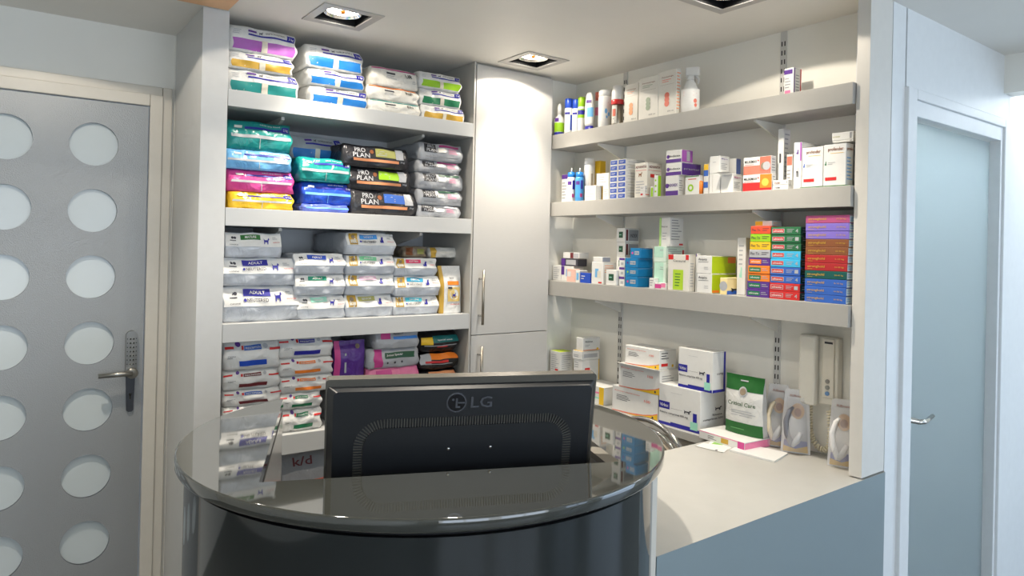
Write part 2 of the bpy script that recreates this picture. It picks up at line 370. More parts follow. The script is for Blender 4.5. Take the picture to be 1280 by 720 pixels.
mb = MB(); mb.prism([(lx - 0.0165, 0.985), (lx - 0.012, 0.848), (lx - 0.006, 0.842), (lx + 0.006, 0.842), (lx + 0.012, 0.848), (lx + 0.0165, 0.985)][::-1], YD - 0.008, YD, mat((86, 88, 92), 'metal', 0.45), Mx)
mb.prism([(lx + 0.0055 * math.cos(2 * PI * k / 12), 0.912 + 0.0055 * math.sin(2 * PI * k / 12)) for k in range(12)], YD - 0.010, YD - 0.007, M_chrome, Mx)
mb.box(lx - 0.0028, lx + 0.0028, YD - 0.010, YD - 0.007, 0.892, 0.912, M_chrome); mb.build('cylinder_plate', door1)
mb = MB(); mb.lathe([(0.0, 0.0), (0.021, 0.0), (0.021, 0.03), (0.018, 0.034), (0, 0.034)], M_zinc, 20, (lx, YD - 0.018, 1.0), axis=Matrix.Rotation(PI / 2, 3, 'X'))
mb.tube([(lx, YD - 0.045, 1.0), (lx - 0.03, YD - 0.05, 1.0), (lx - 0.115, YD - 0.05, 0.998)], [0.012, 0.0095, 0.0085], M_zinc, 10); mb.build('lever_handle', door1)

# pillar left of the shelves, and panel at the right end
struct(MB().box(0.582, 0.672, 2.705, 3.17, 0, CEIL, mat((206, 206, 204), 'lam'), 0.001).build('wall_pillar'))
mb = MB(); cbox(mb, 2.217, 2.363, 0.824, CEIL, -0.042, 0.0, mat((218, 214, 206), 'lam'), 0.001); struct(mb.build('wall_endpanel'))
mb = MB(); mb.box(0.582, 0.62, 3.155, 3.175, 0, 0.08, M_trim); struct(mb.build('baseboard_back'))

# ------------------------------------------------------------------ recessed lights
M_tr = mat((190, 186, 180), 'lam', 0.35); M_emit = nodes_mat('lamp_glow', (255, 250, 240), 0.3, emis=(1.0, 0.93, 0.82), es=14.0); M_fil = nodes_mat('lamp_cap', (150, 90, 20), 0.4)
SL = ['over the left shelves', 'in front of the tall cabinet', 'over the side counter', 'over the left door', 'over the desk', 'left of the desk']
for k, (x, y) in enumerate(LIGHTS):
    t = thing('recessed_ceiling_light', 'square recessed ceiling spotlight ' + SL[k], 'ceiling light', (x, y, CEIL), group='recessed ceiling lights')
    mb = MB(); ro, ri = 0.115, 0.083
    for (a, b, c, d) in ((-ro, ro, -ro, -ri), (-ro, ro, ri, ro), (-ro, -ri, -ri, ri), (ri, ro, -ri, ri)): mb.box(x + a, x + b, y + c, y + d, CEIL - 0.004, CEIL - 0.0005, M_tr, 0.001)
    mb.build('trim_frame', t)
    mb = MB()
    for (a, b, c, d) in ((-ri, ri, -ri - 0.004, -ri), (-ri, ri, ri, ri + 0.004), (-ri - 0.004, -ri, -ri, ri), (ri, ri + 0.004, -ri, ri)): mb.box(x + a, x + b, y + c, y + d, CEIL, CEIL + 0.09, M_black)
    mb.box(x - ri, x + ri, y - ri, y + ri, CEIL + 0.08, CEIL + 0.09, M_black); mb.build('housing', t)
    mb = MB(); mb.lathe([(0.05, CEIL + 0.045), (0.066, CEIL + 0.012), (0.070, CEIL + 0.012), (0.070, CEIL + 0.02), (0.055, CEIL + 0.05)], M_chrome, 32, (x, y, 0)); mb.build('reflector_ring', t)
    mb = MB(); mb.lathe([(0.001, CEIL + 0.034), (0.03, CEIL + 0.032), (0.058, CEIL + 0.022)], M_emit, 32, (x, y, 0)); lp = mb.build('lamp', t)
    mb = MB(); mb.lathe([(0.0, CEIL + 0.010), (0.007, CEIL + 0.012), (0.010, CEIL + 0.022), (0.010, CEIL + 0.032), (0.0, CEIL + 0.033)], M_fil, 12, (x, y, 0)); mb.build('lamp_cap', t)
    l = bpy.data.lights.new('halogen_spot', 'SPOT'); l.energy = SPOT_W; l.color = SPOT_C; l.spot_size = math.radians(144.5); l.spot_blend = 0.05; l.shadow_soft_size = 0.012
    o = bpy.data.objects.new('halogen_spot', l); COL.objects.link(o); o.location = (x, y, CEIL - 0.001); o['kind'] = 'structure'
    l = bpy.data.lights.new('halogen_beam', 'SPOT'); l.energy = BEAM_W; l.color = SPOT_C; l.spot_size = math.radians(88); l.spot_blend = 1.0; l.shadow_soft_size = 0.03
    o = bpy.data.objects.new('halogen_beam', l); COL.objects.link(o); o.location = (x, y, CEIL - 0.001); o['kind'] = 'structure'
# peach-coloured square plate on the ceiling by the pillar
tag(MB().box(0.49, 0.662, 2.50, 2.685, CEIL - 0.006, CEIL, mat((240, 190, 140), 'lam'), 0.002).build('ceiling_plate'), 'peach coloured square plate on the ceiling by the left pillar', 'ceiling plate')
# strip light behind the bulkhead on the right
l = thing('strip_light', 'bright strip light behind the bulkhead on the far right', 'ceiling light', (3.75, 0.95, CEIL))
MB().box(3.47, 4.5, 0.76, 0.84, CEIL - 0.05, CEIL - 0.001, M_trim, 0.004).build('fitting', l)
MB().box(3.48, 4.49, 0.77, 0.83, CEIL - 0.075, CEIL - 0.05, nodes_mat('tube_glow', (255, 255, 255), 0.3, emis=(0.88, 0.95, 1.0), es=26.0), 0.004).build('diffuser', l)

# ------------------------------------------------------------------ left shelving
YF = 2.705
su = thing('shelving_unit', 'white built-in shelving stacked with pet food bags between pillar and tall cabinet', 'shelves', (1.2, YF, 0))
M_bayback = mat((206, 208, 210), 'lam')
SH = [(2.078, 0.061), (1.647, 0.066), (1.222, 0.068), (0.787, 0.075), (0.40, 0.07)]
MB().box(0.673, 1.733, 3.15, 3.168, 0, CEIL - 0.002, M_bayback).build('back_panel', su)
MB().box(1.7335, 1.7415, YF + 0.001, 3.165, 0, CEIL - 0.002, M_grey).build('side_panel', su)
for z, th in SH:
    MB().box(0.6735, 1.733, YF, 3.149, z - th, z, M_lam, 0.0012).build('shelf', su)
for z, th in SH[:3]:
    for x in (0.905, 1.53):
        m2 = MB(); m2.prism([(3.149, z - th - 0.0005), (2.80, z - th - 0.0005), (2.80, z - th - 0.012), (2.83, z - th - 0.02), (3.149, z - th - 0.075)], x - 0.006, x + 0.006, mat('offwhite', 'lam'), Matrix(((0, 0, 1, 0), (1, 0, 0, 0), (0, 1, 0, 0), (0, 0, 0, 1))))
        m2.build('bracket', su)

# tall cabinet
tc_ = thing('tall_cabinet', 'tall pale grey two-door cabinet with steel bar handles in the corner', 'cabinet', (1.966, YF, 0))
MB().box(1.744, 2.189, YF + 0.02, 3.165, 0, CEIL - 0.002, M_grey).build('carcass', tc_)
M_doorm = add_tex(nodes_mat('cabinet_door_laminate', (202, 200, 196), 0.33), 'noise', 40, 0.96, 1.02, 'col', (1, 1, 8))
d1 = MB().box(1.746, 2.187, YF, YF + 0.019, 1.124, 2.347, M_doorm, 0.0012).build('upper_door', tc_)
d2 = MB().box(1.746, 2.187, YF, YF + 0.019, 0.08, 1.120, M_doorm, 0.0012).build('lower_door', tc_)
M_handle = nodes_mat('satin_steel', (168, 162, 150), 0.38, 1.0)
for d, z0, z1 in ((d1, 1.172, 1.418), (d2, 0.83, 1.075)):
    m2 = MB(); hxx = 1.783; m2.tube([(hxx, YF - 0.035, z0), (hxx, YF - 0.035, z1)], 0.0065, M_handle, 16)
    for z in (z0 + 0.04, z1 - 0.04): m2.tube([(hxx, YF - 0.035, z), (hxx, YF, z)], 0.0045, M_chrome, 8)
    h = m2.build('bar_handle', d); h.location = (0, 0, 0)

# ------------------------------------------------------------------ bags
def bag(label, px, base, z_hint=None, Yf=2.733, depth=0.33, film='white', items=(), group=None, kind='film', s=0.08, slant=0.26, crease=-0.1, name='pet_food_bag', yaw=0.0, amp=0.0035, zx=None, tape=None):
    """px = (left, right, top, bottom) in the photograph of the front end; base = z of what it lies on or None"""
    xl, xr, yt, yb = px
    x0 = onY(xl, (yt + yb) / 2, Yf).x; x1 = onY(xr, (yt + yb) / 2, Yf).x
    zt = onY(xl, yt, Yf).z; zb_ = onY(xl, yb, Yf).z if base is None else base
    if zx: zt = zx
    return bag3(label, x0, x1, zb_, zt, Yf, depth, film, items, group, kind, s, slant, crease, name, yaw, amp, tape), zt

def bag3(label, x0, x1, z0, z1, Yf, depth, film, items, group, kind='film', s=0.08, slant=0.26, crease=-0.1, name='pet_food_bag', yaw=0.0, amp=0.0035, tape=None, pitch=0.0):
    w, h, d = (x1 - x0) / 2 / 0.97, (z1 - z0) / 2, depth / 2
    ph = [random.uniform(0, 6.28) for _ in range(8)]
    rot = Matrix.Rotation(yaw, 3, 'Z') @ Matrix.Rotation(pitch, 3, 'Y')
    def g(a, b, c):
        x = a * math.sqrt(1 - s * b * b * 0.6 - s * c * c / 2); y = b * math.sqrt(1 - s * a * a / 2 - s * c * c * 0.6)
        z = c * math.sqrt(1 - s * a * a / 2 - s * b * b * 0.25)
        X, Y, Z = x * w, y * d, z * h
        if b < 0:
            wt = b * b
            Y += wt * ((c - crease) / (1 - crease) * slant * h * 1.6 if c > crease else (crease - c) / (1 + crease) * 0.12 * h)
        else: Z *= 1 - 0.18 * b * b
        Y += amp * (math.sin(a * 5 + ph[0]) * math.sin(c * 4 + ph[1]) + 0.6 * math.sin(a * 11 + ph[2] + c * 3)) * (1 if b < 0 else 0.5)
        if abs(c) < 0.999 or c > 0: Z += amp * 0.6 * (math.sin(a * 6 + ph[3]) * math.sin(b * 7 + ph[4])) * (0.5 + 0.5 * c)
        X += amp * 0.9 * (1.5 * math.sin(b * 9 + ph[5]) * math.sin(c * 5 + ph[6])) * abs(a)
        return Vector((X, Y, Z))
    loc = Vector(((x0 + x1) / 2, Yf + d, (z0 + z1) / 2))
    def G(a, b, c): return rot @ g(a, b, c)
    nx, ny, nz = 14, 8, 8
    mb = MB()
    fm = mat(film, kind)
    def face(fn, n, m, flip):
        vs = [fn(-1 + 2 * i / n, -1 + 2 * j / m) for j in range(m + 1) for i in range(n + 1)]
        fs = [(j * (n + 1) + i, j * (n + 1) + i + 1, (j + 1) * (n + 1) + i + 1, (j + 1) * (n + 1) + i) for j in range(m) for i in range(n)]
        if flip: fs = [f[::-1] for f in fs]
        mb.add(vs, fs, fm, True)
    face(lambda u, v: G(u, -1, v), nx, nz, False); face(lambda u, v: G(u, 1, v), nx, nz, True)
    face(lambda u, v: G(-1, u, v), ny, nz, True); face(lambda u, v: G(1, u, v), ny, nz, False)
    face(lambda u, v: G(u, v, -1), nx, ny, True); face(lambda u, v: G(u, v, 1), nx, ny, False)
    fn = lambda u, v, e: G(2 * u - 1, -1, 2 * v - 1) + rot @ Vector((0, -e, 0))
    asp = w / h
    prints(mb, fn, items, 0.0011, 'ink', (nx, nz), asp)
    # weld the seams of the closed bag
    o = mb.build(name); o.location = loc
    bm = bmesh.new(); bm.from_mesh(o.data); bmesh.ops.remove_doubles(bm, verts=bm.verts, dist=0.00002); bm.to_mesh(o.data); bm.free()
    tag(o, label, 'bag', group)
    if tape:
        tb = MB(); prints(tb, fn, tape, 0.003, 'film', (nx, nz), asp); p = tb.build('label'); p.parent = o
    return o

def S_band(c, txt='3 kg', t2='GASTROINTESTINAL'):     # white upper flap, coloured lower half, paper strip in the middle
    return [('r', .05, .47, .07, .47, c), ('r', .55, .97, .07, .47, c), ('r', .28, .93, .66, .73, 'navy'), ('r', .86, .98, .66, .93, 'navy'),
            ('t', .885, .96, .71, .85, 'white', txt), ('r', .27, .4, .80, .88, 'purple'), ('p', .44, .5, .77, .9, 'ink', DOG), ('t', .53, .82, .80, .87, 'ink', t2), ('l', .05, .2, .6, .85, 'silver', 3)], [('r', .465, .555, .04, .5, 'cream')]
def S_col(c, strip='silver'):
    return [('r', .04, .97, .41, .52, strip), ('r', .27, .98, .72, .80, 'navy'), ('r', .86, .98, .68, .90, 'navy'), ('t', .885, .965, .72, .84, 'white', '2 kg'),
            ('r', .12, .23, .74, .84, 'silver'), ('t', .5, .82, .86, .93, 'white', 'adult dry food'), ('r', .49, .5, .05, .41, strip)], [('r', .12, .23, .745, .835, 'offwhite')]
def S_prof(c, code):
    return [('r', .02, .98, .90, .97, c), ('r', .3, .5, .66, .76, 'ink'), ('l', .3, .52, .4, .6, 'grey', 3), ('t', .72, .86, .58, .78, 'dark', code), ('l', .88, .97, .3, .5, 'grey', 3)], None
def S_pp(c):
    return [('t', .16, .32, .68, .90, 'silver', 'PRO'), ('t', .13, .38, .42, .64, 'silver', 'PLAN'), ('c', .42, .72, .10, 'brown'), ('r', .48, .80, .5, .88, c), ('l', .5, .66, .55, .8, 'silver', 3), ('r', .13, .84, .26, .38, 'peach'), ('t', .86, .93, .28, .38, 'silver', '3kg')], [('r', .80, .92, .45, .95, 'silver')]
def S_ppg(c, c2):
    return [('r', .10, .38, .45, .95, 'dark'), ('t', .17, .34, .72, .9, 'silver', 'PRO'), ('t', .15, .36, .5, .68, 'silver', 'PLAN'), ('r', .45, .93, .80, .93, c), ('l', .66, .9, .42, .75, c2, 4), ('l', .12, .9, .1, .3, 'grey', 1)], [('r', .42, .58, .48, .74, 'offwhite')]
def S_vet(c, txt, sub='', animal='dog', gold=False, big=False):
    it = [('r', .0, 1., .44, .99, 'white')]
    if gold: it += [('r', .05, .22, .46, .97, 'gold'), ('r', .07, .20, .52, .68, 'cream'), ('c', .135, .80, .09, 'wood')]
    else: it += [('c', .12, .80, .05, 'ink'), ('c', .16, .80, .05, 'ink'), ('l', .08, .2, .64, .74, 'ink', 1)]
    it += [('t', .07, .21, .50, .54, 'ink', 'CANINE' if not gold else 'FELINE'), ('r', .26, .62, .72, .92, c), ('t', .34, .54, .78, .87, 'white', txt)]
    if sub: it += [('t', .30, .58, .56, .66, 'ink', sub), ('c', .275, .61, .045, 'navy')]
    it += [('p', .67, .77, .56, .84, 'navy', DOG if animal == 'dog' else CAT), ('t', .82, .96, .60, .66, 'red', 'veterinary diet'), ('l', .83, .94, .74, .86, 'grey', 2)]
    return it, None
def S_hill(c, c2, txt='PRESCRIPTION'):
    return [('r', .0, .16, .71, .79, 'red'), ('c', .24, .87, .09, 'purple'), ('r', .30, .34, .68, .82, 'red'), ('r', .35, .66, .66, .82, c), ('t', .37, .64, .70, .77, 'white', txt), ('r', .80, 1., .64, .72, 'red'),
            ('t', .06, .2, .46, .5, 'ink', 'Canine'), ('l', .06, .2, .38, .46, 'grey', 1), ('r', .26, .76, .14, .32, c2), ('c', .73, .78, .08, 'silver')], None

TOP, MID, LOW = SH[0][0], SH[1][0], SH[2][0]
def stack(base, Yf, rows, group, depth=0.33, jitter=True, **kw):
    """rows listed bottom first: (px, film, (items, tape), label)"""
    z = base
    for px, film, it, label in rows:
        kw2 = dict(kw); items, tape = it
        o, z1 = bag(label, px, z + 0.0005, Yf=Yf + (random.uniform(-.006, .006) if jitter else 0), depth=depth, film=film, items=items, tape=tape, group=group, **kw2)
        z = z1
GT = 'pet food bags on the top left shelf'; GS = 'pet food bags on the second left shelf'; G3 = 'pet food bags on the third left shelf'; G4 = 'pet food bags on the fourth left shelf'
stack(TOP, 2.735, [
    ((285, 373.5, 82, 112), 'white', S_band('teal'), 'white bag with teal lower band, bottom of the leftmost stack on the top left shelf'),
    ((286, 367, 60, 84), 'white', S_band('gold'), 'white bag with golden lower band, middle of the leftmost stack on the top left shelf'),
    ((287.5, 371, 27, 60), 'white', S_band('violet'), 'white bag with violet lower band, highest of the leftmost stack under the ceiling')], GT)
stack(TOP, 2.735, [
    ((388, 460, 104, 127), 'white', S_band('sky', t2='URINARY'), 'white bag with blue band, lowest of three on the top shelf second stack'),
    ((386, 456, 82, 104), 'white', S_band('sky', t2='URINARY'), 'white bag with blue band, middle of three on the top shelf second stack'),
    ((384, 454, 52, 82), 'white', S_band('sky', t2='URINARY'), 'white bag with blue band, uppermost of three on the top shelf second stack')], GT)
stack(TOP, 2.735, [
    ((463, 526, 122, 138), 'offwhite', S_prof('teal', 'EN'), 'off-white bag marked EN with a teal top line on the top shelf'),
    ((462, 524, 104, 122), 'offwhite', S_prof('orange', 'NF'), 'off-white bag marked NF with an orange top line on the top shelf'),
    ((466, 523, 80, 104), 'offwhite', S_prof('plum', 'UR'), 'off-white bag marked UR with a plum top line on the top shelf')], GT)
stack(TOP, 2.735, [
    ((529, 581, 129, 147), 'white', S_band('gold'), 'small white bag with golden band, lowest of the top shelf right stack'),
    ((527, 577, 108, 129), 'white', S_band('green'), 'small white bag with dark green band, middle of the top shelf right stack'),
    ((526, 577, 87, 108), 'white', S_band('lime'), 'small white bag with lime green band, top of the top shelf right stack')], GT, depth=.3)
stack(MID, 2.735, [
    ((288, 367, 238, 260), 'yellow', S_col('yellow'), 'bright yellow bag at the bottom of the coloured stack'),
    ((286, 367.5, 210, 238), 'magenta', S_col('magenta'), 'pink bag with a dark blue line lying on the yellow bag'),
    ((283, 364.5, 184, 210), 'lightblue', S_col('lightblue'), 'light blue bag lying between the pink and the teal bag'),
    ((285, 365, 147, 184), 'teal', S_col('teal'), 'large teal bag on top of the leftmost coloured stack')], GS)
stack(MID, 2.745, [
    ((379, 436, 254, 264), (90, 110, 200), ([('r', .05, .98, .45, .6, 'lightblue')], None), 'thin dull blue bag under the bright blue bag on the second left shelf'),
    ((379, 441, 226, 254), 'blue', S_col('blue', 'lightblue'), 'bright blue bag under the small teal bag on the second left shelf'),
    ((376, 439, 194.5, 226), 'teal', S_col('teal'), 'small teal bag on the bright blue bag in the second stack')], GS)
bag('dim white and blue bag lying far back behind the small teal bag', (364, 428, 167, 200), onY(376, 194.5, 2.745).z + .0008, Yf=2.88, depth=.24, film='silver', items=S_band('sky')[0], tape=S_band('sky')[1], group=GS)
stack(MID, 2.74, [
    ((441, 522, 236, 269), 'dark', S_pp('royal'), 'black bag with a blue panel, bottom of the black stack'),
    ((436, 514, 207, 236), 'dark', S_pp('lime'), 'black bag with a lime green panel, middle of the black stack'),
    ((431, 511, 178, 207), 'dark', S_pp('olive'), 'black bag with an olive panel, top of the black stack')], GS)
stack(MID, 2.74, [
    ((522, 576, 255, 273), 'silver', S_ppg('silver', 'pink'), 'silver grey bag without a coloured bar, bottom of the five grey bags'),
    ((524, 578, 235, 255), 'silver', S_ppg('dgreen', 'pink'), 'silver grey bag with a green bar, fourth from the top of the five'),
    ((525, 579, 214, 235), 'silver', S_ppg('dgreen', 'pink'), 'silver grey bag with a green bar, third from the top of the five'),
    ((524, 576, 199, 214), 'silver', S_ppg('plum', 'pink'), 'silver grey bag with a plum bar, second from the top of the five'),
    ((526, 579, 176.5, 199), 'silver', S_ppg('plum', 'pink'), 'silver grey bag with a plum bar, topmost of the five grey bags')], GS)
FS = (196, 201, 208)  # greyed film: shade of the lower front panels is put into this colour
stack(LOW, 2.735, [
    ((280, 373.5, 358.5, 402), FS, S_vet('navy', 'ADULT', 'NEUTERED'), 'largest white bag marked ADULT on a blue block, bottom left of the third shelf'),
    ((279, 369, 322, 358.5), FS, S_vet('navy', 'ADULT', 'NEUTERED'), 'large white bag with a blue block on top of the largest white bag'),
    ((282.5, 352.5, 290, 322), FS, S_vet('leaf', 'MATURE'), 'white bag marked MATURE on a green block, top of the left stack')], G3)
stack(LOW, 2.735, [
    ((373, 431.5, 370, 398), FS, S_vet('mint', 'CONVALESCENCE'), 'white bag with a pale mint block, bottom of the second stack on the third shelf'),
    ((370, 431.5, 343.5, 370), FS, S_vet((0, 140, 110), 'ADULT'), 'white bag with a sea green block, middle of the second stack on the third shelf'),
    ((369, 431.5, 316.5, 343.5), FS, S_vet('blue', 'ADULT'), 'white bag with a blue block and wavy top, uppermost of the second stack')], G3)
stack(LOW, 2.735, [
    ((433, 491.5, 369, 396), FS, S_vet('olive', 'SENIOR', '', 'cat', True), 'white and gold bag with an olive block, lowest of the four gold-marked bags'),
    ((434, 493.5, 343.5, 369), FS, S_vet((225, 190, 210), 'YOUNG', '', 'cat', True), 'white and gold bag with a pale pink block, second from the bottom'),
    ((434.5, 493.5, 318.5, 343.5), FS, S_vet((120, 200, 150), 'ADULT', 'NEUTERED', 'cat', True), 'white and gold bag with a pale green block, third from the bottom'),
    ((434.5, 494.5, 290.5, 318.5), FS, S_vet((70, 150, 225), 'SATIETY', 'NEUTERED', 'cat', True), 'white and gold bag with a light blue block, highest of the four')], G3, depth=.38)
stack(LOW, 2.735, [
    ((493, 548.5, 371, 394), FS, S_vet((80, 195, 215), 'SKIN', 'NEUTERED', 'cat', True), 'white bag with a turquoise block, bottom of the three beside the upright bag'),
    ((495, 550.5, 345.5, 371), FS, S_vet((0, 150, 190), 'DENTAL', 'NEUTERED', 'cat', True), 'white bag with a strong petrol blue block, middle of the three'),
    ((494.5, 546.5, 322.5, 345.5), FS, S_vet((230, 60, 110), 'KITTEN', '', 'cat', True), 'white bag with a raspberry block, top of the three beside the upright bag')], G3)
ZL = onY(494.5, 322.5, 2.735).z
bag3('brown and olive patterned bag lying at the back on the third shelf', onY(505, 315, 2.85).x, onY(533, 315, 2.85).x, ZL + .001, ZL + .05, 2.85, .2, 'wood', [('r', .1, .4, .2, .9, 'brown'), ('r', .6, .9, .3, .8, 'olive')], G3)
bag3('white bag with gold corner lying behind the upright bag', onY(539, 316, 2.83).x, onY(571, 316, 2.83).x, ZL + .001, ZL + .048, 2.83, .26, 'offwhite', [('r', .0, .2, .0, 1, 'gold')], G3)
# standing bag
def upright_bag(label, x0, x1, z0, z1, y, film, items, group, side=None, depth=0.055, yaw=0.0, tilt=0.0, cat='bag', name='pet_food_bag', top=0.15):
    w, h, d = (x1 - x0) / 2, (z1 - z0) / 2, depth / 2; ph = [random.uniform(0, 6) for _ in range(4)]
    rot = Matrix.Rotation(yaw, 3, 'Z') @ Matrix.Rotation(tilt, 3, 'X')
    def g(a, b, c):
        th = d * (1 - 0.0 * c) * (1.0 if c < 0.1 else max(0.06, 1 - ((c - 0.1) / (1 - top - 0.1)) ** 1.5 * 0.94) if c < 1 - top else 0.06) * math.sqrt(max(0.05, 1 - 0.7 * abs(a) ** 3))
        return rot @ Vector((a * w * (1 - 0.03 * math.cos(c * 2)), b * th + 0.0016 * math.sin(a * 7 + ph[0]) * math.sin(c * 9 + ph[1]), c * h))
    mb = MB(); fm = mat(film, 'film'); n, m = 10, 16
    for b in (-1, 1):
        vs = [g(-1 + 2 * i / n, b, -1 + 2 * j / m) for j in range(m + 1) for i in range(n + 1)]
        fs = [(j * (n + 1) + i, j * (n + 1) + i + 1, (j + 1) * (n + 1) + i + 1, (j + 1) * (n + 1) + i) for j in range(m) for i in range(n)]
        mb.add(vs, fs if b < 0 else [f[::-1] for f in fs], fm, True)
    rim = [(-1 + 2 * i / n, -1) for i in range(n + 1)] + [(1, -1 + 2 * j / m) for j in range(1, m + 1)] + [(1 - 2 * i / n, 1) for i in range(1, n + 1)] + [(-1, 1 - 2 * j / m) for j in range(1, m)]
    k = len(rim); mb.add([g(a, -1, c) for a, c in rim] + [g(a, 1, c) for a, c in rim], [(i, i + k, (i + 1) % k + k, (i + 1) % k) for i in range(k)], mat(side or film, 'film'), True)
    prints(mb, lambda u, v, e: g(2 * u - 1, -1, 2 * v - 1) + rot @ Vector((0, -e, 0)), items, 0.0012, 'ink', (n, m), w / h)
    o = mb.build(name); o.location = ((x0 + x1) / 2, y + d, (z0 + z1) / 2); tag(o, label, cat, group); return o
upright_bag('white bag with gold gusset standing upright at the right end of the third shelf', 1.603, 1.716, LOW + .001, LOW + .212, 2.738, 'white',
            [('r', .0, .15, .0, 1, 'gold'), ('r', .3, .85, .60, .68, 'orange'), ('t', .4, .6, .73, .77, 'ink', 'Neutered'), ('r', .3, .9, .25, .55, (225, 195, 120)), ('c', .6, .40, .11, 'white'), ('p', .5, .7, .33, .45, 'navy', DOG), ('t', .4, .85, .17, .21, 'red', 'veterinary diet'), ('r', .3, .5, .52, .56, 'ink')], G3, side='gold', depth=.07, top=.05)
# fourth shelf
Z4 = SH[3][0]
z_n = lambda yy: onY(281, yy, 2.735).z
stack(Z4, 2.735, [
    ((280, 351, 528, 545), 'white', S_hill('royal', 'maroon'), 'white bag hidden low in the first stack of the fourth shelf'),
    ((280, 350, 511, 528), 'white', S_hill('royal', 'maroon'), 'white bag, second from the bottom of the first stack on the fourth shelf'),
    ((280, 351, 490, 511), 'white', S_hill('royal', 'maroon'), 'white bag with a blue badge and crumpled flap just above the desk edge'),
    ((280, 350, 465, 490), 'white', S_hill('maroon', 'maroon'), 'white bag with a maroon bar in the leftmost stack above the desk'),
    ((281, 350, 427, 465), 'white', S_hill('royal', 'blue'), 'white bag with a blue bar on top of the leftmost stack above the desk')], G4)
stack(Z4, 2.735, [
    ((354, 402, 514, 541), 'white', S_hill('green', 'green', 'TREATS'), 'white bag with green blocks, lowest one resting on the fourth shelf'),
    ((352, 402, 494, 514), 'white', S_hill('green', 'green', 'TREATS'), 'white bag with green blocks, second from the bottom left of the monitor'),
    ((352, 416, 472, 494), 'white', S_hill('orange', 'orange'), 'white bag with an orange bar touching the monitor top corner'),
    ((351, 416, 450, 472), 'white', S_hill('orange', 'orange'), 'white bag with an orange bar, second from the top of its stack'),
    ((351, 416, 421, 450), 'white', S_hill('navy', 'navy'), 'white bag with a navy bar, topmost in the stack behind the monitor corner')], G4)
upright_bag('purple pouch with a pink left edge leaning beside the white bags', 1.128, 1.262, 0.965, 1.125, 2.76, 'purple', [('r', .0, .17, .0, 1, 'magenta'), ('t', .3, .36, .2, .7, 'silver', 'I'), ('c', .75, .85, .06, 'wood')], G4, side='purple', depth=.06, tilt=.1)
bag3('grey sack lying flat under the purple pouch', 1.12, 1.27, Z4 + .001, .963, 2.80, .3, 'grey', (), G4)
stack(Z4, 2.735, [
    ((468, 524, 510, 541), 'silver', ([], None), 'grey bag hidden at the bottom of the stack behind the monitor'),
    ((466, 524, 486, 510), 'silver', ([], None), 'grey bag hidden second from the bottom behind the monitor'),
    ((462, 524, 463, 486), 'pink', ([('r', .15, .45, .4, .9, 'magenta')], None), 'pink bag just above the monitor edge'),
    ((462, 524, 438, 463), 'silver', ([('r', .1, .26, .05, .96, 'magenta'), ('r', .32, .92, .5, .8, 'dgreen'), ('t', .35, .65, .60, .73, 'white', 'Junior Special'), ('c', .35, .28, .06, 'ink'), ('c', .5, .28, .06, 'ink'), ('c', .65, .28, .06, 'ink')], None), 'grey bag with a dark green panel and magenta block'),
    ((471, 524, 415, 438), 'silver', ([('r', .12, .34, .55, .97, 'magenta'), ('t', .4, .65, .78, .92, 'ink', 'ADULT 1+'), ('r', .4, .98, .52, .68, (70, 140, 220))], None), 'grey bag with magenta block and blue line, top of its stack')], G4, depth=.38)
stack(Z4, 2.74, [
    ((526, 577, 510, 541), 'black', ([], None), 'black bag hidden at the bottom of the right stack behind the monitor'),
    ((526, 577, 486, 510), 'black', ([], None), 'black bag hidden second from the bottom behind the monitor'),
    ((526, 577, 465, 486), 'black', ([('r', .2, .95, .7, .9, 'peach')], None), 'black bag with a tan top band just above the monitor'),
    ((526, 577, 443, 465), 'black', ([('r', .0, .25, .35, .95, 'silver'), ('r', .25, .98, .62, .95, 'orange'), ('r', .12, .7, .42, .55, 'red'), ('r', .1, .8, .33, .37, 'silver')], None), 'black bag with an orange yellow band and red stripe'),
    ((526, 577, 414, 443), 'black', ([('r', .02, .3, .35, .7, 'yellow'), ('r', .3, .98, .45, .75, 'darkteal'), ('t', .4, .8, .52, .6, 'white', 'special adult'), ('r', .1, .95, .28, .32, 'silver'), ('r', .4, .7, .22, .27, 'red')], None), 'black bag with a teal band, top of the right stack')], G4, s=.3)
# lowest shelf, seen through the desk opening
upright_bag('grey and red bag marked k/d seen through the desk opening', .925, 1.13, SH[4][0] + .001, .69, 2.76, 'grey', [('r', .0, 1, .0, .3, 'white'), ('t', .22, .6, .82, .93, 'maroon', 'k/d'), ('r', .3, .9, .5, .62, 'coral'), ('r', .3, .8, .08, .2, 'blue')], 'bags on the lowest left shelf', depth=.07)
bag3('dark brown glossy sack beside the bag marked k/d', .71, .90, SH[4][0] + .001, .60, 2.75, .3, 'maroon', [('r', .3, .8, .3, .6, 'grey')], 'bags on the lowest left shelf')

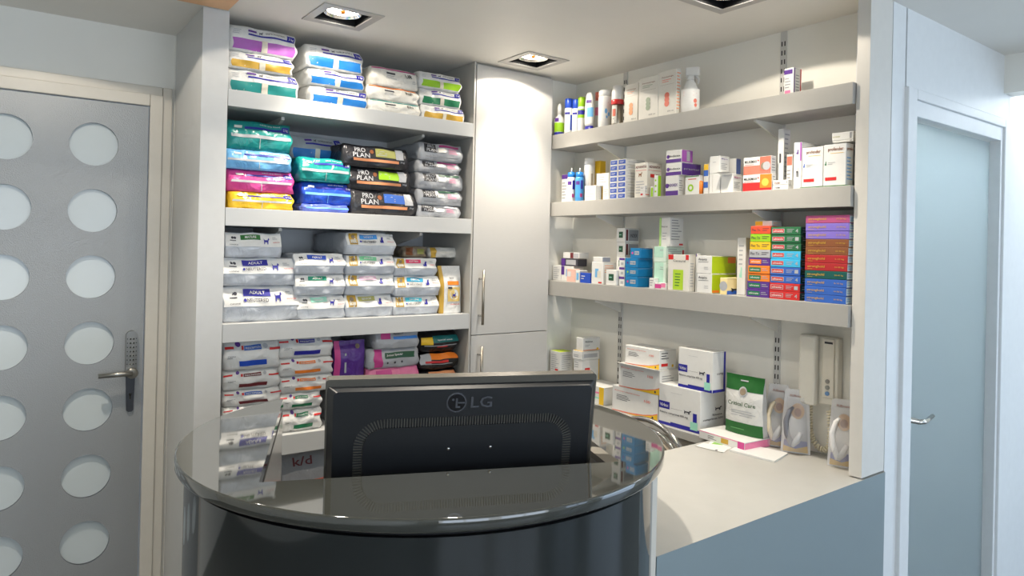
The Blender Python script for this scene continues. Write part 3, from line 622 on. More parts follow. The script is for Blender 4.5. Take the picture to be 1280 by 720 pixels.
# ------------------------------------------------------------------ right wall shelves
XS = 2.20
RS = [(2.078, .070), (1.748, .068), (1.366, .072)]
YA, YB = 1.2035, 2.758
names = ['top', 'middle', 'lower']
for (z, th), nm in zip(RS, names):
    ws = thing('wall_shelf', '%s grey wall shelf on the right wall above the side counter' % nm, 'shelf', (2.29, 1.96, z - th), group='wall shelves over the side counter')
    mb = MB(); mb.box(XS, 2.384, YA, 2.722, z - th, z, M_shelf2, 0.0012); mb.build('shelf_board', ws)
    for y in (2.404, 1.574):
        m2 = MB(); zz = z - th - .0005
        m2.prism([(2.384, zz), (2.215, zz), (2.215, zz - .008), (2.24, zz - .016), (2.384, zz - .065)], y - .004, y + .004, mat('offwhite', 'lam'), Matrix(((1, 0, 0, 0), (0, 0, 1, 0), (0, 1, 0, 0), (0, 0, 0, 1))))
        m2.build('bracket', ws)
for y, lb in ((2.404, 'left'), (1.574, 'right')):
    t = thing('slotted_upright', '%s slotted steel upright rail fixed to the wall behind the shelves' % lb, 'rail', (2.383, y, .83), group='slotted shelf rails')
    mb = MB(); 
    segs = [(0.83, RS[2][0] - RS[2][1] - .001), (RS[2][0] + .001, RS[1][0] - RS[1][1] - .001), (RS[1][0] + .001, RS[0][0] - RS[0][1] - .001), (RS[0][0] + .001, CEIL - .002)]
    sl = MB()
    for a, b in segs:
        mb.box(2.3805, 2.3848, y - .013, y + .013, a, b, mat((205, 204, 200), 'lam'))
        z = a + .02
        while z < b - .03:
            if not (b - z < .08 and b < 2.2):
                for dy in (-.006, .006): sl.box(2.3798, 2.381, y + dy - .0022, y + dy + .0022, z, z + .018, M_black)
            z += .034
    mb.build('rail', t); o = sl.build('slots', t); o['kind'] = 'stuff'

def carton(label, Y1, Y0, z0, z1, Xf, depth, col='white', front=(), side=(), top=None, group=None, name='medicine_box', yaw=0.0, sidecol=None, flap=False, cat='box'):
    """box against the right wall; front faces -X, u runs from the far end (Y1) to the near end (Y0)"""
    cx, cy, cz = Xf + depth / 2, (Y0 + Y1) / 2, z0; hw, hy = depth / 2, (Y1 - Y0) / 2; h = z1 - z0
    mb = MB(); b = min(.0015, hy * .2, h * .1)
    mb.box(-hw, hw, -hy, hy, 0, h, mat(col, 'card'), b)
    if top: mb.add([(-hw + b, -hy + b, h + .0004), (hw - b, -hy + b, h + .0004), (hw - b, hy - b, h + .0004), (-hw + b, hy - b, h + .0004)], [(0, 1, 2, 3)], mat(top, 'ink'))
    if sidecol: mb.add([(-hw + b, -hy - .0003, b), (hw - b, -hy - .0003, b), (hw - b, -hy - .0003, h - b), (-hw + b, -hy - .0003, h - b)], [(0, 1, 2, 3)], mat(sidecol, 'ink'))
    # lid seams
    mb.add([(-hw + b, -hy - .0004, h - .004), (hw - b, -hy - .0004, h - .004), (hw - b, -hy - .0004, h - .0032), (-hw + b, -hy - .0004, h - .0032)], [(0, 1, 2, 3)], mat('taupe', 'ink'))
    prints(mb, lambda u, v, e: Vector((-hw - e, hy - .001 - u * (2 * hy - .002), .001 + v * (h - .002))), front, .0004, 'ink', (1, 1), 2 * hy / h)
    prints(mb, lambda u, v, e: Vector((-hw + .001 + u * (2 * hw - .002), -hy - e, .001 + v * (h - .002))), side, .0006, 'ink', (1, 1), depth / h)
    o = mb.build(name); o.location = (cx, cy, cz); o.rotation_euler = (0, 0, yaw); tag(o, label, cat, group)
    if flap:
        f = MB(); f.add([(-hw - .001, -hy, h), (-hw - .001, hy, h), (-hw - .03, hy - .004, h + .004), (-hw - .03, -hy + .004, h + .004)], [(0, 1, 2, 3)], mat(col, 'card'))
        f.add([(-hw - .001, -hy, h + .0012), (-hw - .001, hy, h + .0012), (-hw - .03, hy - .004, h + .0052), (-hw - .03, -hy + .004, h + .0052)], [(3, 2, 1, 0)], mat(col, 'card'))
        p = f.build('flap'); p.parent = o
    return o
def pbox(label, xl, xr, yt, yb, base=None, xs=None, Xf=2.212, depth=None, zt=None, **kw):
    """box measured from the photograph: xl..xr the wall-parallel face, xs right end of its side face"""
    ym = (yt + yb) / 2; Y1 = onX(xl, ym, Xf).y; Y0 = onX(xr, ym, Xf).y
    z1 = onX((xl + xr) / 2, yt, Xf).z if zt is None else zt; z0 = onX((xl + xr) / 2, yb, Xf).z if base is None else base
    if depth is None: depth = onY(xs, ym, Y0).x - Xf if xs else .07
    depth = max(.012, min(depth, 2.379 - Xf))
    return carton(label, Y1, Y0, z0 + .0004, z1 - .0002, Xf, depth, **kw), z1

T1, T2, T3 = RS[0][0], RS[1][0], RS[2][0]
GB1, GB2, GB3 = 'toiletries and boxes on the top right shelf', 'medicine boxes on the middle right shelf', 'medicine boxes on the lower right shelf'
def bottle(label, xc, yt, w_px, base, X, prof, parts, group, name='bottle', sq=1.0, yb=None, yaw=0, cat='bottle'):
    """prof: (radius, height) as fractions of half width and height; parts: (name, prof, colour)"""
    Yc = onX(xc, (yt + 160) / 2 if yb is None else (yt + yb) / 2, X).y
    z1 = onX(xc, yt, X).z; h = z1 - base; dd = (Vector((X, Yc, 0)) - Vector((0, 0, 0))).length
    wv = w_px / FPX * (Vector((X, Yc, 1.53)) - O).dot(F) / 2
    t = thing(name, label, cat, (X, Yc, base + .0005), group)
    for pn, pr_, c, kd in parts:
        mb = MB(); mb.lathe([(r * wv, z * h) for r, z in pr_], mat(c, kd), 24, sq=sq); o = mb.build(pn); o.parent = t
        if pn == 'body':
            body = o; bw = max(r for r, z in pr_) * wv
    t.rotation_euler = (0, 0, yaw)
    return t, wv, h
def lab(t, wv, h, z0, z1, c, r=1.0, a0=-70, a1=70, items=(), sq=1.0, name='label'):
    """curved label centred on the direction of the shop"""
    base = math.atan2(-t.location.y, -t.location.x) - t.rotation_euler.z
    mb = MB(); n = 12; R0 = wv * r + .0008
    def fn(u, v, e):
        a = base + math.radians(a0 + (a1 - a0) * u); return Vector(((R0 + e) * math.cos(a) * sq, (R0 + e) * math.sin(a), (z0 + (z1 - z0) * v) * h))
    vs = [fn(i / n, j, 0) for j in (0, 1) for i in range(n + 1)]; mb.add(vs, [(i, i + 1, n + 2 + i, n + 1 + i) for i in range(n)], mat(c, 'ink'), True)
    prints(mb, fn, items, .0004, 'ink', (10, 1), 1.5)
    o = mb.build(name); o.parent = t; return o
cyl = [(.0, 0), (.93, 0), (1, .02), (1, .98)]
Xb = 2.25
# --- top shelf
t, w_, h_ = bottle('small spray bottle with a lime label and blue base', 699.5, 130, 13, T1, Xb, None, [('body', [(0, 0), (.95, 0), (1, .02), (1, .50), (.75, .58), (.4, .62), (.38, .68)], 'white', 'plastic'), ('spray_cap', [(.42, .66), (.42, .9), (.3, .97), (.2, 1), (0, 1)], 'white', 'plastic')], GB1)
lab(t, w_, h_, .12, .40, 'lime', items=[('r', .1, .45, 1.1, 1.5, 'purple')]); lab(t, w_, h_, .01, .11, 'navy', name='base_band', a0=-180, a1=180)
for k, (xc, yt, ww, cc, lb) in enumerate(((711, 124, 10.5, 'blue', 'slim white tube with a royal blue cap, left one'), (720, 125, 9.5, 'blue', 'slim white tube with a royal blue cap, right one'), (727, 122, 9.5, 'lime', 'slim white tube with a lime green cap'))):
    t, w_, h_ = bottle(lb + ' on the top right shelf', xc, yt, ww, T1, Xb + .01 * k, None, [('body', [(0, 0), (.95, 0), (1, .02), (1, .72), (.9, .74)], 'white', 'plastic'), ('cap', [(.92, .73), (.97, .74), (.95, .98), (.88, 1), (0, 1)], cc, 'plastic')], GB1)
    lab(t, w_, h_, .05, .66, 'white' if k < 2 else 'lime', items=[('r', .1, .6, .82, .92, 'navy'), ('r', .65, .85, .1, .8, cc if k < 2 else 'navy')] if k < 2 else [('r', .0, 1, .75, .95, 'navy'), ('r', 0, 1, 0, .6, 'white')])
t, w_, h_ = bottle('white shampoo bottle standing on its blue cap', 736.8, 115.6, 14.5, T1, Xb, None, [('body', [(.85, .12), (1, .2), (1.02, .4), (.9, .75), (.68, .94), (.45, .99), (0, 1)], 'white', 'plastic'), ('cap', [(0, 0), (.93, 0), (.97, .02), (.92, .12), (0, .125)], 'navy', 'plastic')], GB1, sq=.6)
lab(t, w_, h_, .32, .62, 'offwhite', items=[('r', .2, .8, .1, .9, 'lightblue'), ('r', .1, .5, 1.3, 1.55, 'purple')], sq=.6)
t, w_, h_ = bottle('thin white tube with a pink cap behind the wide bottle', 747, 115, 6.5, T1, Xb + .045, None, [('body', [(0, 0), (1, 0), (1, .75), (.9, .77)], 'white', 'plastic'), ('cap', [(.95, .77), (.97, .98), (0, 1)], 'coral', 'plastic')], GB1)
lab(t, w_, h_, .4, .6, 'pink')
t, w_, h_ = bottle('wide white bottle with pale blue bubbles on its label', 756.5, 113, 17, T1, Xb, None, [('body', [(0, 0), (.96, 0), (1, .03), (1, .78), (.97, .82)], 'white', 'plastic'), ('cap', [(.97, .82), (.97, .95), (.85, .99), (0, 1)], 'white', 'plastic')], GB1)
lab(t, w_, h_, .15, .7, 'white', items=[('c', .55, .5, .12, 'lightblue'), ('c', .72, .35, .10, 'lightblue'), ('c', .6, .22, .07, 'lightblue'), ('l', .3, .9, .75, .95, 'grey', 2)])
t, w_, h_ = bottle('clear grey spray can with a white lid and red collar', 771.8, 108, 15, T1, Xb, None, [('body', [(0, 0), (.96, 0), (1, .02), (1, .53)], 'taupe', 'metal'), ('collar', [(1.01, .53), (1.03, .54), (1.03, .64), (1.0, .65)], 'red', 'plastic'), ('cap', [(.98, .65), (1.0, .66), (1.0, .86), (.9, .9), (.85, 1), (0, 1)], 'white', 'plastic')], GB1)
lab(t, w_, h_, .05, .5, 'offwhite', a0=-60, a1=-5, items=[('r', .2, .8, .4, .8, 'coral'), ('l', .2, .8, 0, .3, 'grey', 3)])
FB = lambda c: [('t', .18, .85, .84, .88, 'brown', 'Dermatologie'), ('l', .2, .8, .74, .82, c, 2), ('r', .1, .9, .69, .695, 'taupe'), ('c', .5, .45, .07, c), ('c', .5, .36, .07, c), ('c', .5, .27, .07, c), ('t', .55, .9, .08, .11, 'text', '250 ml')]
pbox('tall white carton with a peach emblem, left of the three', 780.5, 797.5, 105, 151, T1, 801, Xf=2.235, front=FB('peach'), group=GB1, col='offwhite')
pbox('tall white carton with a grey-green emblem, middle of the three', 798.3, 822.5, 96, 148, T1, 826, Xf=2.218, front=FB((150, 165, 140)), group=GB1, col='offwhite')
pbox('tall white carton with a salmon emblem, right of the three', 823, 845, 88, 144, T1, 851, Xf=2.22, front=FB('coral'), side=[('l', .1, .9, .1, .95, 'peach', 12)], group=GB1, col='offwhite')
t, w_, h_ = bottle('white trigger spray bottle beside the tall cartons', 862.5, 83, 24, T1, 2.262, None, [('body', [(0, 0), (.93, 0), (1, .03), (1, .28), (.92, .45), (.62, .62), (.42, .68), (.38, .72)], 'white', 'plastic')], GB1, sq=.7, yaw=.5)
lab(t, w_, h_, .12, .5, 'white', items=[('l', .2, .8, .6, .9, 'red', 3), ('c', .7, .35, .12, 'coral'), ('c', .72, .12, .1, 'coral')], sq=.7)
mb = MB(); r0 = w_; mb.box(-r0 * .3, r0 * .3, -r0 * .95, r0 * .5, h_ * .78, h_ * .97, mat('white', 'plastic'), .006); mb.lathe([(.4 * r0, h_ * .70), (.45 * r0, h_ * .8)], mat('white', 'plastic'), 16); o = mb.build('trigger_head'); o.parent = t
mb = MB(); mb.tube([(0, -r0 * .5, h_ * .8), (0, -r0 * .85, h_ * .72), (0, -r0 * .8, h_ * .62)], [.006, .005, .004], mat('white', 'plastic'), 8); o = mb.build('trigger'); o.parent = t
pbox('small white carton with violet and red edges alone at the right of the top shelf', 980, 992, 85, 115, T1, 1001.5, Xf=2.27, front=[('r', 0, .9, .8, .95, 'purple'), ('l', .1, .8, .3, .7, 'grey', 4), ('r', .1, .7, .05, .25, 'pink')], side=[('r', 0, .14, 0, 1, 'purple'), ('r', .86, 1, 0, 1, 'red'), ('l', .25, .8, .2, .8, 'grey', 6)], group=GB1)
# --- middle shelf
pbox('slim white carton with a purple top edge at the left end of the middle shelf', 702, 709.5, 218, 250, T2, Xf=2.24, depth=.04, front=[('r', 0, 1, .84, 1, 'purple'), ('l', .1, .9, .1, .75, 'grey', 6)], group=GB2)
for xc, c1, lb in ((714.3, 'white', 'white'), (724.5, (70, 150, 215), 'light blue')):
    t, w_, h_ = bottle('small %s dropper bottle with a blue cap' % lb, xc, 210, 10.5, T2, 2.235, None, [('body', [(0, 0), (.95, 0), (1, .02), (1, .68), (.85, .74)], c1, 'plastic'), ('cap', [(.9, .72), (.95, .73), (.9, .86), (.3, .88)], 'sky', 'plastic'), ('nozzle', [(.22, .87), (.12, .99), (0, 1)], 'white', 'plastic')], GB2, yb=250)
    lab(t, w_, h_, .1, .62, c1, items=[('r', .1, .5, .75, .95, 'purple'), ('r', .6, .85, .5, 1, 'navy'), ('r', .55, .8, .05, .25, 'plum')])
t, w_, h_ = bottle('tall white aerosol can behind the small white boxes', 736.5, 198, 13, T2, 2.28, None, [('body', [(0, 0), (1, 0), (1, .82), (.95, .84)], 'white', 'plastic'), ('cap', [(.97, .84), (.97, .98), (.9, 1), (0, 1)], 'white', 'plastic')], GB2, yb=247)
lab(t, w_, h_, .1, .7, 'offwhite', a0=0, a1=60, items=[('r', .3, .7, .1, .9, 'taupe')])
_, zq = pbox('small white carton lying lowest in the white pile by the aerosol', 731, 744.5, 232, 248.5, T2, 752, Xf=2.215, front=[('l', .1, .9, .2, .8, 'silver', 4)], group=GB2)
_, zq = pbox('white carton with grey print below the yellow carton', 753.5, 761, 232, 248, T2, Xf=2.235, depth=.06, front=[('l', .1, .9, .2, .8, 'silver', 4)], group=GB2)
_, zq2 = pbox('white carton with a handwritten-style grey motif above the lowest pile', 746, 761, 216.5, 232, zq, Xf=2.238, depth=.06, front=[('l', .2, .8, .2, .8, 'silver', 3)], group=GB2)
pbox('yellow carton standing behind the small white cartons', 743.5, 750, 201, 232, T2, 757, Xf=2.305, front=[('r', .2, .9, .4, .7, 'offwhite')], col='yellow', group=GB2)
for cidx, (xa, xb_) in enumerate(((762, 771.3), (772, 781.8))):
    zz = T2; n = 7; z_top = onX(767, 200, 2.215).z; dz = (z_top - T2) / n
    for k in range(n):
        ov = ['lowest', 'second from the bottom', 'third from the bottom', 'middle', 'third from the top', 'second from the top', 'topmost'][k]
        pbox('small white box with blue square end, %s of the %s column' % (ov, ('left', 'right')[cidx]), xa, xb_, 240, 246, zz, Xf=2.215, depth=.115, zt=zz + dz, group='blue-ended boxes in two columns',
             front=[('r', .05, .95, .1, .9, 'royal' if False else (45, 80, 170)), ('l', .2, .8, .3, .7, 'white', 2)], side=[('l', .1, .9, .3, .7, 'silver', 1)])
        zz += dz
pbox('large white carton with red animal pictures on the middle shelf', 793.5, 809, 203.5, 245, T2, 826.5, Xf=2.225, front=[('t', .05, .95, .85, .92, 'maroon', 'ADVANTIX'), ('r', .05, .95, .78, .79, 'red'), ('p', .3, .6, .6, .75, 'brown', DOG), ('l', .1, .9, .1, .5, 'silver', 5)],
     side=[('t', .1, .9, .85, .92, 'maroon', 'ADVANTIX'), ('r', .05, .95, .78, .79, 'red'), ('r', .2, .5, .58, .68, 'red'), ('r', .6, .9, .58, .68, 'maroon')], col='offwhite', group=GB2)
_, zq = pbox('very small white carton lowest before the picture carton', 800, 806, 238.5, 245, T2, 812, Xf=2.213, front=[('r', .1, .6, .3, .6, 'red')], side=[('r', .1, .9, .35, .5, 'coral')], depth=None, group=GB2)
pbox('very small white carton on its twin before the picture carton', 800, 806, 232, 238.5, zq, 812, Xf=2.213, front=[('l', .1, .9, .3, .8, 'grey', 2)], side=[('l', .1, .9, .3, .6, 'grey', 1)], group=GB2)
pbox('yellow-green and white slim carton on the middle shelf', 817.5, 822, 219, 244, T2, 826.5, Xf=2.212, front=[('l', .2, .8, .1, .9, 'lime', 3)], sidecol='lime', group=GB2)
pbox('short yellow-green carton left of the slim one', 812.8, 816.5, 233, 244, T2, Xf=2.213, depth=.02, front=[('r', .2, 1, 0, .9, 'lime')], group=GB2)
PF = [('r', .0, 1, .0, .28, 'purple'), ('t', .25, .95, .45, .62, 'ink', 'Indoxx'), ('c', .14, .5, .16, 'purple')]
_, za = pbox('white and purple carton, bottom of the purple trio', 832, 848, 219.5, 243, T2, 855, Xf=2.215, front=[('r', .0, 1, .0, .24, 'purple'), ('t', .2, .95, .45, .6, 'purple', 'INDOREX'), ('c', .12, .5, .12, 'purple')], side=[('l', .1, .8, .2, .8, 'grey', 5)], group=GB2)
_, zb2 = pbox('white and purple carton with dark violet side, middle of the purple trio', 832.5, 852, 203.5, 219.5, za, 876, Xf=2.22, front=PF, side=[('t', .1, .9, .4, .6, 'silver', 'prazitel')], sidecol='purple', group=GB2)
_, zb3 = pbox('white and purple carton, top of the purple trio', 832.5, 852, 187.5, 203.5, zb2, 866, Xf=2.22, front=PF, side=[('r', .45, .75, .1, .9, 'silver')], sidecol='violet', group=GB2)
pbox('white carton with a green ring emblem on the middle shelf', 856.5, 874, 219.5, 241.5, T2, Xf=2.2125, depth=.04, front=[('r', .2, .8, .8, .84, 'red'), ('c', .4, .35, .2, 'lime'), ('c', .4, .35, .1, 'white'), ('r', 0, 1, .95, 1, 'leaf')], group=GB2)
t, w_, h_ = bottle('small orange tube beside the green ring carton', 876, 226, 5.5, T2, 2.222, None, [('body', [(0, 0), (1, 0), (1, .95), (0, 1)], 'orange', 'plastic')], GB2, yb=240)
pbox('blue, white and yellow banded slim carton on the middle shelf', 879.5, 885.5, 205, 240, T2, Xf=2.222, depth=.05, front=[('r', 0, 1, .8, 1, 'yellow'), ('r', 0, 1, .6, .8, 'royal'), ('r', 0, 1, .2, .4, 'royal')], group=GB2)
_, za = pbox('plain white carton under the upper white carton', 886.5, 900, 217, 240, T2, Xf=2.213, depth=.05, group=GB2, front=[('r', .3, .32, .05, .95, 'taupe')])
_, zb2 = pbox('plain white carton with small print on its right side, upper one', 887, 900, 195, 217, za, 911.5, Xf=2.213, side=[('t', .1, .8, .78, .88, 'purple', 'Milpro'), ('l', .1, .8, .2, .6, 'grey', 4)], front=[('l', .3, .7, .6, .7, 'silver', 1)], group=GB2)
pbox('white carton with an open flap on the middle shelf', 901, 916, 217.5, 239, T2, 927.5, Xf=2.2135, side=[('t', .1, .8, .75, .88, 'plum', 'Milpro'), ('l', .1, .8, .2, .6, 'grey', 4)], group=GB2, flap=True, sidecol=None)
pbox('white carton with a dark blue side behind the open carton', 911, 920, 198, 219, T2, 926, Xf=2.29, sidecol=(90, 110, 170), front=[('r', .1, .6, .1, .2, 'red')], group=GB2)
MBX = lambda c, c2: [('r', 0, 1, .0, .52, c), ('t', .04, .5, .68, .84, 'dark', 'MILBEMAX'), ('c', .54, .8, .05, 'red'), ('r', .6, 1, .15, 1, c2), ('l', .05, .4, .55, .62, 'red', 1)]
_, za = pbox('red and white carton with a ginger cat picture, lower of the two', 928.5, 965, 218, 237.5, T2, 970, Xf=2.213, front=MBX('red', 'orange') + [('c', .78, .5, .25, (240, 190, 80))], side=[('l', .1, .9, .1, .9, 'grey', 5)], group=GB2)
pbox('salmon and white carton with a grey cat picture, upper of the two', 929.5, 964, 196, 218, za, 970, Xf=2.215, front=MBX('coral', (205, 110, 90)) + [('c', .75, .45, .22, 'wood'), ('c', .85, .45, .25, 'silver')], side=[('l', .1, .9, .1, .9, 'grey', 5)], group=GB2)
pbox('tall narrow white carton standing behind the flat cartons', 972, 979.5, 161, 236, T2, 987.5, Xf=2.26, front=[('t', .3, .6, .45, .6, 'ink', 'I')], side=[('l', .1, .9, .05, .95, 'silver', 12)], group=GB2)
pbox('white carton with a brown photo patch behind the spine carton', 983, 990.5, 193, 234, T2, Xf=2.262, depth=.05, front=[('r', .05, .95, .7, .95, 'coral'), ('l', .1, .8, .3, .6, 'grey', 3)], group=GB2)
_, za = pbox('flat small white carton, lower one in front of the tall narrow carton', 966, 985, 231, 236.5, T2, 990, Xf=2.213, front=[('t', .1, .5, .2, .7, 'ink', 'Xeden')], group=GB2)
pbox('flat small white carton, upper one in front of the tall narrow carton', 966, 985, 225, 231, za, 990, Xf=2.213, front=[('t', .1, .5, .2, .7, 'brown', 'Xeden'), ('r', .93, .97, .3, .7, 'ink')], group=GB2)
pbox('white carton with a vertical spine title and magenta edge', 992, 1002, 178, 234.5, T2, Xf=2.218, depth=.14, front=[('t', .35, .65, .25, .45, 'ink', 'ml'), ('p', .3, .7, .75, .85, 'purple', CAT), ('r', .8, 1, .6, 1, 'violet')], top='violet', group=GB2)
PFD = lambda c: [('t', .2, .9, .82, .93, 'brown', 'profender'), ('r', .3, .9, .78, .79, 'yellow'), ('r', .08, .6, .12, .20, 'red'), ('p', .05, .15, .5, .6, c, CAT), ('l', .2, .55, .5, .58, 'silver', 2)]
pbox('white carton titled profender with a red bar, left of the pair', 1002.5, 1028.5, 184, 232, T2 + .003, Xf=2.213, depth=.12, front=PFD('royal'), group=GB2)
pbox('white carton titled profender with a red bar, right of the pair', 1029.3, 1057.3, 180, 231, T2 + .003, 1066.5, Xf=2.213, front=PFD('green'), side=[('t', .1, .95, .82, .92, 'brown', 'profen'), ('l', .1, .9, .1, .7, 'lightblue', 7)], group=GB2)
tag(MB().box(2.212, 2.33, 1.215, 1.39, T2 + .0003, T2 + .003, mat('leaf', 'plastic'), .0005).build('tray'), 'thin green tray under the pair of white cartons', 'tray')
pbox('large white carton standing behind the pair as support', 1002.5, 1057, 181, 231, T2, Xf=2.337, depth=.042, group=GB2)
zt_ = onX(1045, 180, 2.25).z + .012
_, za = pbox('flat white carton lower one lying on top of the pair', 1041, 1066.5, 175, 183, zt_ - .008, Xf=2.25, depth=.11, front=[('t', .05, .4, .3, .6, 'olive', 'profender'), ('r', .85, .95, .1, .9, 'grey')], group=GB2)
pbox('flat white carton upper one lying on top of the pair', 1040, 1066.5, 165, 175, za, Xf=2.25, depth=.11, front=[('t', .05, .4, .3, .6, 'olive', 'profender'), ('r', .85, .95, .1, .9, 'grey')], group=GB2)
# --- lower shelf
pbox('small white ribbed carton at the left end of the lower shelf', 691, 701, 331.5, 347, T3, Xf=2.25, depth=.04, front=[('l', .1, .9, .1, .9, 'silver', 6)], group=GB3)
_, za = pbox('pale blue and white carton, lowest under the purple one', 701.5, 717, 332.5, 348, T3, Xf=2.25, depth=.06, front=[('r', 0, .25, .4, 1, 'purple'), ('r', .4, .9, .3, .8, 'lightblue')], group=GB3)
_, zb2 = pbox('white and purple carton in the small left pile', 701.5, 722, 323, 332.5, za, Xf=2.25, depth=.06, front=[('r', 0, .25, 0, 1, 'purple'), ('r', .3, .9, .15, .85, 'silver')], col='ink', group=GB3)
pbox('white, red and black carton on top of the small left pile', 704, 724, 315.5, 323, zb2, Xf=2.25, depth=.06, front=[('r', .45, .65, 0, 1, 'maroon'), ('r', .65, .98, .1, .9, 'silver')], group=GB3)
pbox('small pink carton in front of the left pile', 708.5, 719, 336, 349.5, T3, Xf=2.213, depth=.03, front=[('r', .1, .5, .4, .8, 'white')], col=(235, 190, 175), group=GB3)
pbox('small pale blue and white carton beside the bright blue carton', 719.5, 724.5, 338, 350, T3, Xf=2.215, depth=.05, front=[('r', .2, .8, .2, .8, 'lightblue')], group=GB3)
pbox('bright blue small carton on the lower shelf', 725.2, 737.8, 341, 350.5, T3, Xf=2.213, depth=.05, col='blue', front=[('l', .1, .5, .3, .8, 'white', 2)], group=GB3, top='wood')
_, za = pbox('white carton with pastel motif and red corner', 739.5, 754, 327.5, 351.5, T3, 770, Xf=2.213, front=[('r', .3, .6, .3, .7, 'lightblue'), ('r', .5, .8, .3, .6, 'cream'), ('r', .6, .9, .03, .1, 'red')], side=[('l', .1, .9, .5, .9, 'peach', 4)], group=GB3)
pbox('flat white and grey carton lying on the pastel motif carton', 741.5, 753, 321, 327.5, za, 763, Xf=2.215, sidecol=(150, 155, 170), group=GB3)
G = lambda: [('r', .25, .75, .3, .75, 'dgreen'), ('l', .3, .7, .45, .6, 'mint', 1)]
pbox('small white cube carton with a green square, in front', 757.5, 770.5, 337.5, 354, T3, Xf=2.211, depth=.05, front=G(), group=GB3)
za = T3
for k, (yt, yb_) in enumerate(((323, 338), (310, 323), (297, 310), (285, 297))):
    _, za = pbox('white carton with green square end and dark side, %s in its column of four' % ('lowest', 'second lowest', 'second highest', 'highest')[k], 771, 781.5, yt, yb_, za, 799, Xf=2.275, zt=(T3 + (onX(776, 285, 2.275).z - T3) * (k + 1) / 4), front=G(), side=[('r', .05, .2, .1, .9, 'maroon'), ('r', .25, .95, .1, .9, 'grey'), ('t', .35, .85, .35, .6, 'ink', 'INDEX')], group='white cartons with green square ends')
za = T3
for k in range(3):
    _, za = pbox('white and purple carton, %s of the narrow pile by the blue boxes' % ('bottom', 'middle', 'top')[k], 773.5, 780.5, 350, 355, za, Xf=2.222, depth=.04, zt=T3 + (onX(777, 322, 2.222).z - T3) * (k + 1) / 3, front=[('r', 0, 1, .75, 1, 'purple'), ('r', .3, .8, .2, .5, 'silver')], group=GB3)
za = T3
BL = (0, 120, 178)
for k, yt in enumerate((345.5, 334.5, 322.5, 310)):
    _, za = pbox('petrol blue carton, %s of the pile of four' % ('lowest', 'second from the bottom', 'third from the bottom', 'highest')[k], 781.5 + (6.5 if k == 3 else 0), 797 + (4 if k == 3 else 0), yt, yt + 11, za, 816, Xf=2.213 + (.006 if k == 3 else 0), col=BL,
                 front=[('r', .4, .85, .3, .7, 'silver'), ('c', .2, .5, .13, ('magenta', 'lime', 'purple', 'magenta')[k]), ('t', .45, .8, .42, .58, 'petrol', 'mg')], group='petrol blue cartons')
_, za = pbox('mint green and white carton, lower one behind the blue boxes', 817.5, 832.5, 327.5, 349, T3, 855, Xf=2.235, col=(215, 235, 222), front=[('r', 0, .8, .1, 1, (185, 225, 205)), ('l', .5, .9, .7, .85, 'grey', 2)], side=[('l', .1, .9, .1, .9, 'silver', 6)], group=GB3)
_, zb2 = pbox('mint green and white carton, upper one behind the blue boxes', 817.5, 832.5, 308, 327.5, za, 855, Xf=2.235, col=(215, 235, 222), front=[('r', 0, .8, .3, 1, (185, 225, 205)), ('l', .5, .9, .7, .85, 'grey', 2)], side=[('l', .1, .9, .1, .9, 'silver', 6), ('r', .9, 1, .1, .8, 'red')], group=GB3)
pbox('tall white carton with a light green edge on the mint cartons', 824, 837.5, 271.5, 308, zb2, 854, Xf=2.24, front=[('r', 0, .2, 0, 1, (170, 210, 130)), ('t', .2, .8, .65, .72, 'text', 'Hexarine'), ('l', .3, .8, .2, .5, 'silver', 3)], side=[('l', .1, .9, .2, .95, 'grey', 8), ('r', .7, 1, .04, .1, 'red')], group=GB3)
_, za = pbox('tiny white and magenta carton in front of the mint cartons', 818.5, 832, 353.5, 360, T3, Xf=2.211, depth=.02, front=[('r', .0, .6, .1, .8, 'magenta'), ('r', .6, 1, .3, 1, 'pink')], group=GB3)
pbox('tiny white carton lying left of the mint cartons foot', 811.5, 818, 347.5, 359.5, T3, Xf=2.211, depth=.03, front=[('l', .1, .9, .2, .9, 'grey', 3)], group=GB3)
pbox('white carton with a lime green panel and red corners', 835, 861, 318, 361, T3, 869, Xf=2.2115, col='offwhite', front=[('r', .0, .25, .86, 1, 'red'), ('r', .85, 1, .86, 1, 'red'), ('t', .25, .85, .8, .86, 'text', 'Canaural'), ('r', .25, .75, .02, .58, (175, 210, 50)), ('l', .35, .65, .1, .5, 'leaf', 5)], side=[('l', .2, .8, .1, .8, 'silver', 9)], group=GB3)
FA = [('t', .1, .7, .7, .88, 'ink', 'Atopica'), ('r', .1, .8, .64, .66, 'ink'), ('l', .5, .8, .2, .4, 'silver', 2)]
_, za = pbox('white carton with bright lime green side, lower of the two', 871, 889.5, 342, 365.5, T3, 920, Xf=2.2115, front=FA, sidecol=(180, 205, 20), side=[('r', .02, .3, .02, .15, 'orange')], group=GB3)
pbox('white carton with bright lime green side, upper of the two', 871, 889.5, 319.5, 342, za, 920, Xf=2.2115, front=FA, sidecol=(180, 205, 20), side=[('r', .65, .98, .6, .95, 'orange')], group=GB3, top='offwhite')
pbox('white carton with a purple top edge behind the lime green pair', 869.5, 871, 317, 364, T3, Xf=2.225, depth=.02, front=[('r', 0, 1, .93, 1, 'purple')], group=GB3)
pbox('cream carton with a kitten picture and blue strip', 900, 908.5, 347, 366.5, T3, 932, Xf=2.2115, col=(240, 220, 160), front=[('c', .5, .5, .3, 'silver')], side=[('r', .0, 1, .0, .22, 'royal'), ('p', .2, .8, .15, .45, 'dark', DOG)], group=GB3)
pbox('narrow white carton with green print behind the kitten carton', 921.5, 932, 297, 345, T3, Xf=2.255, depth=.05, front=[('l', .2, .8, .5, .9, 'silver', 5), ('p', .3, .7, .3, .5, 'mint', CAT)], group=GB3)
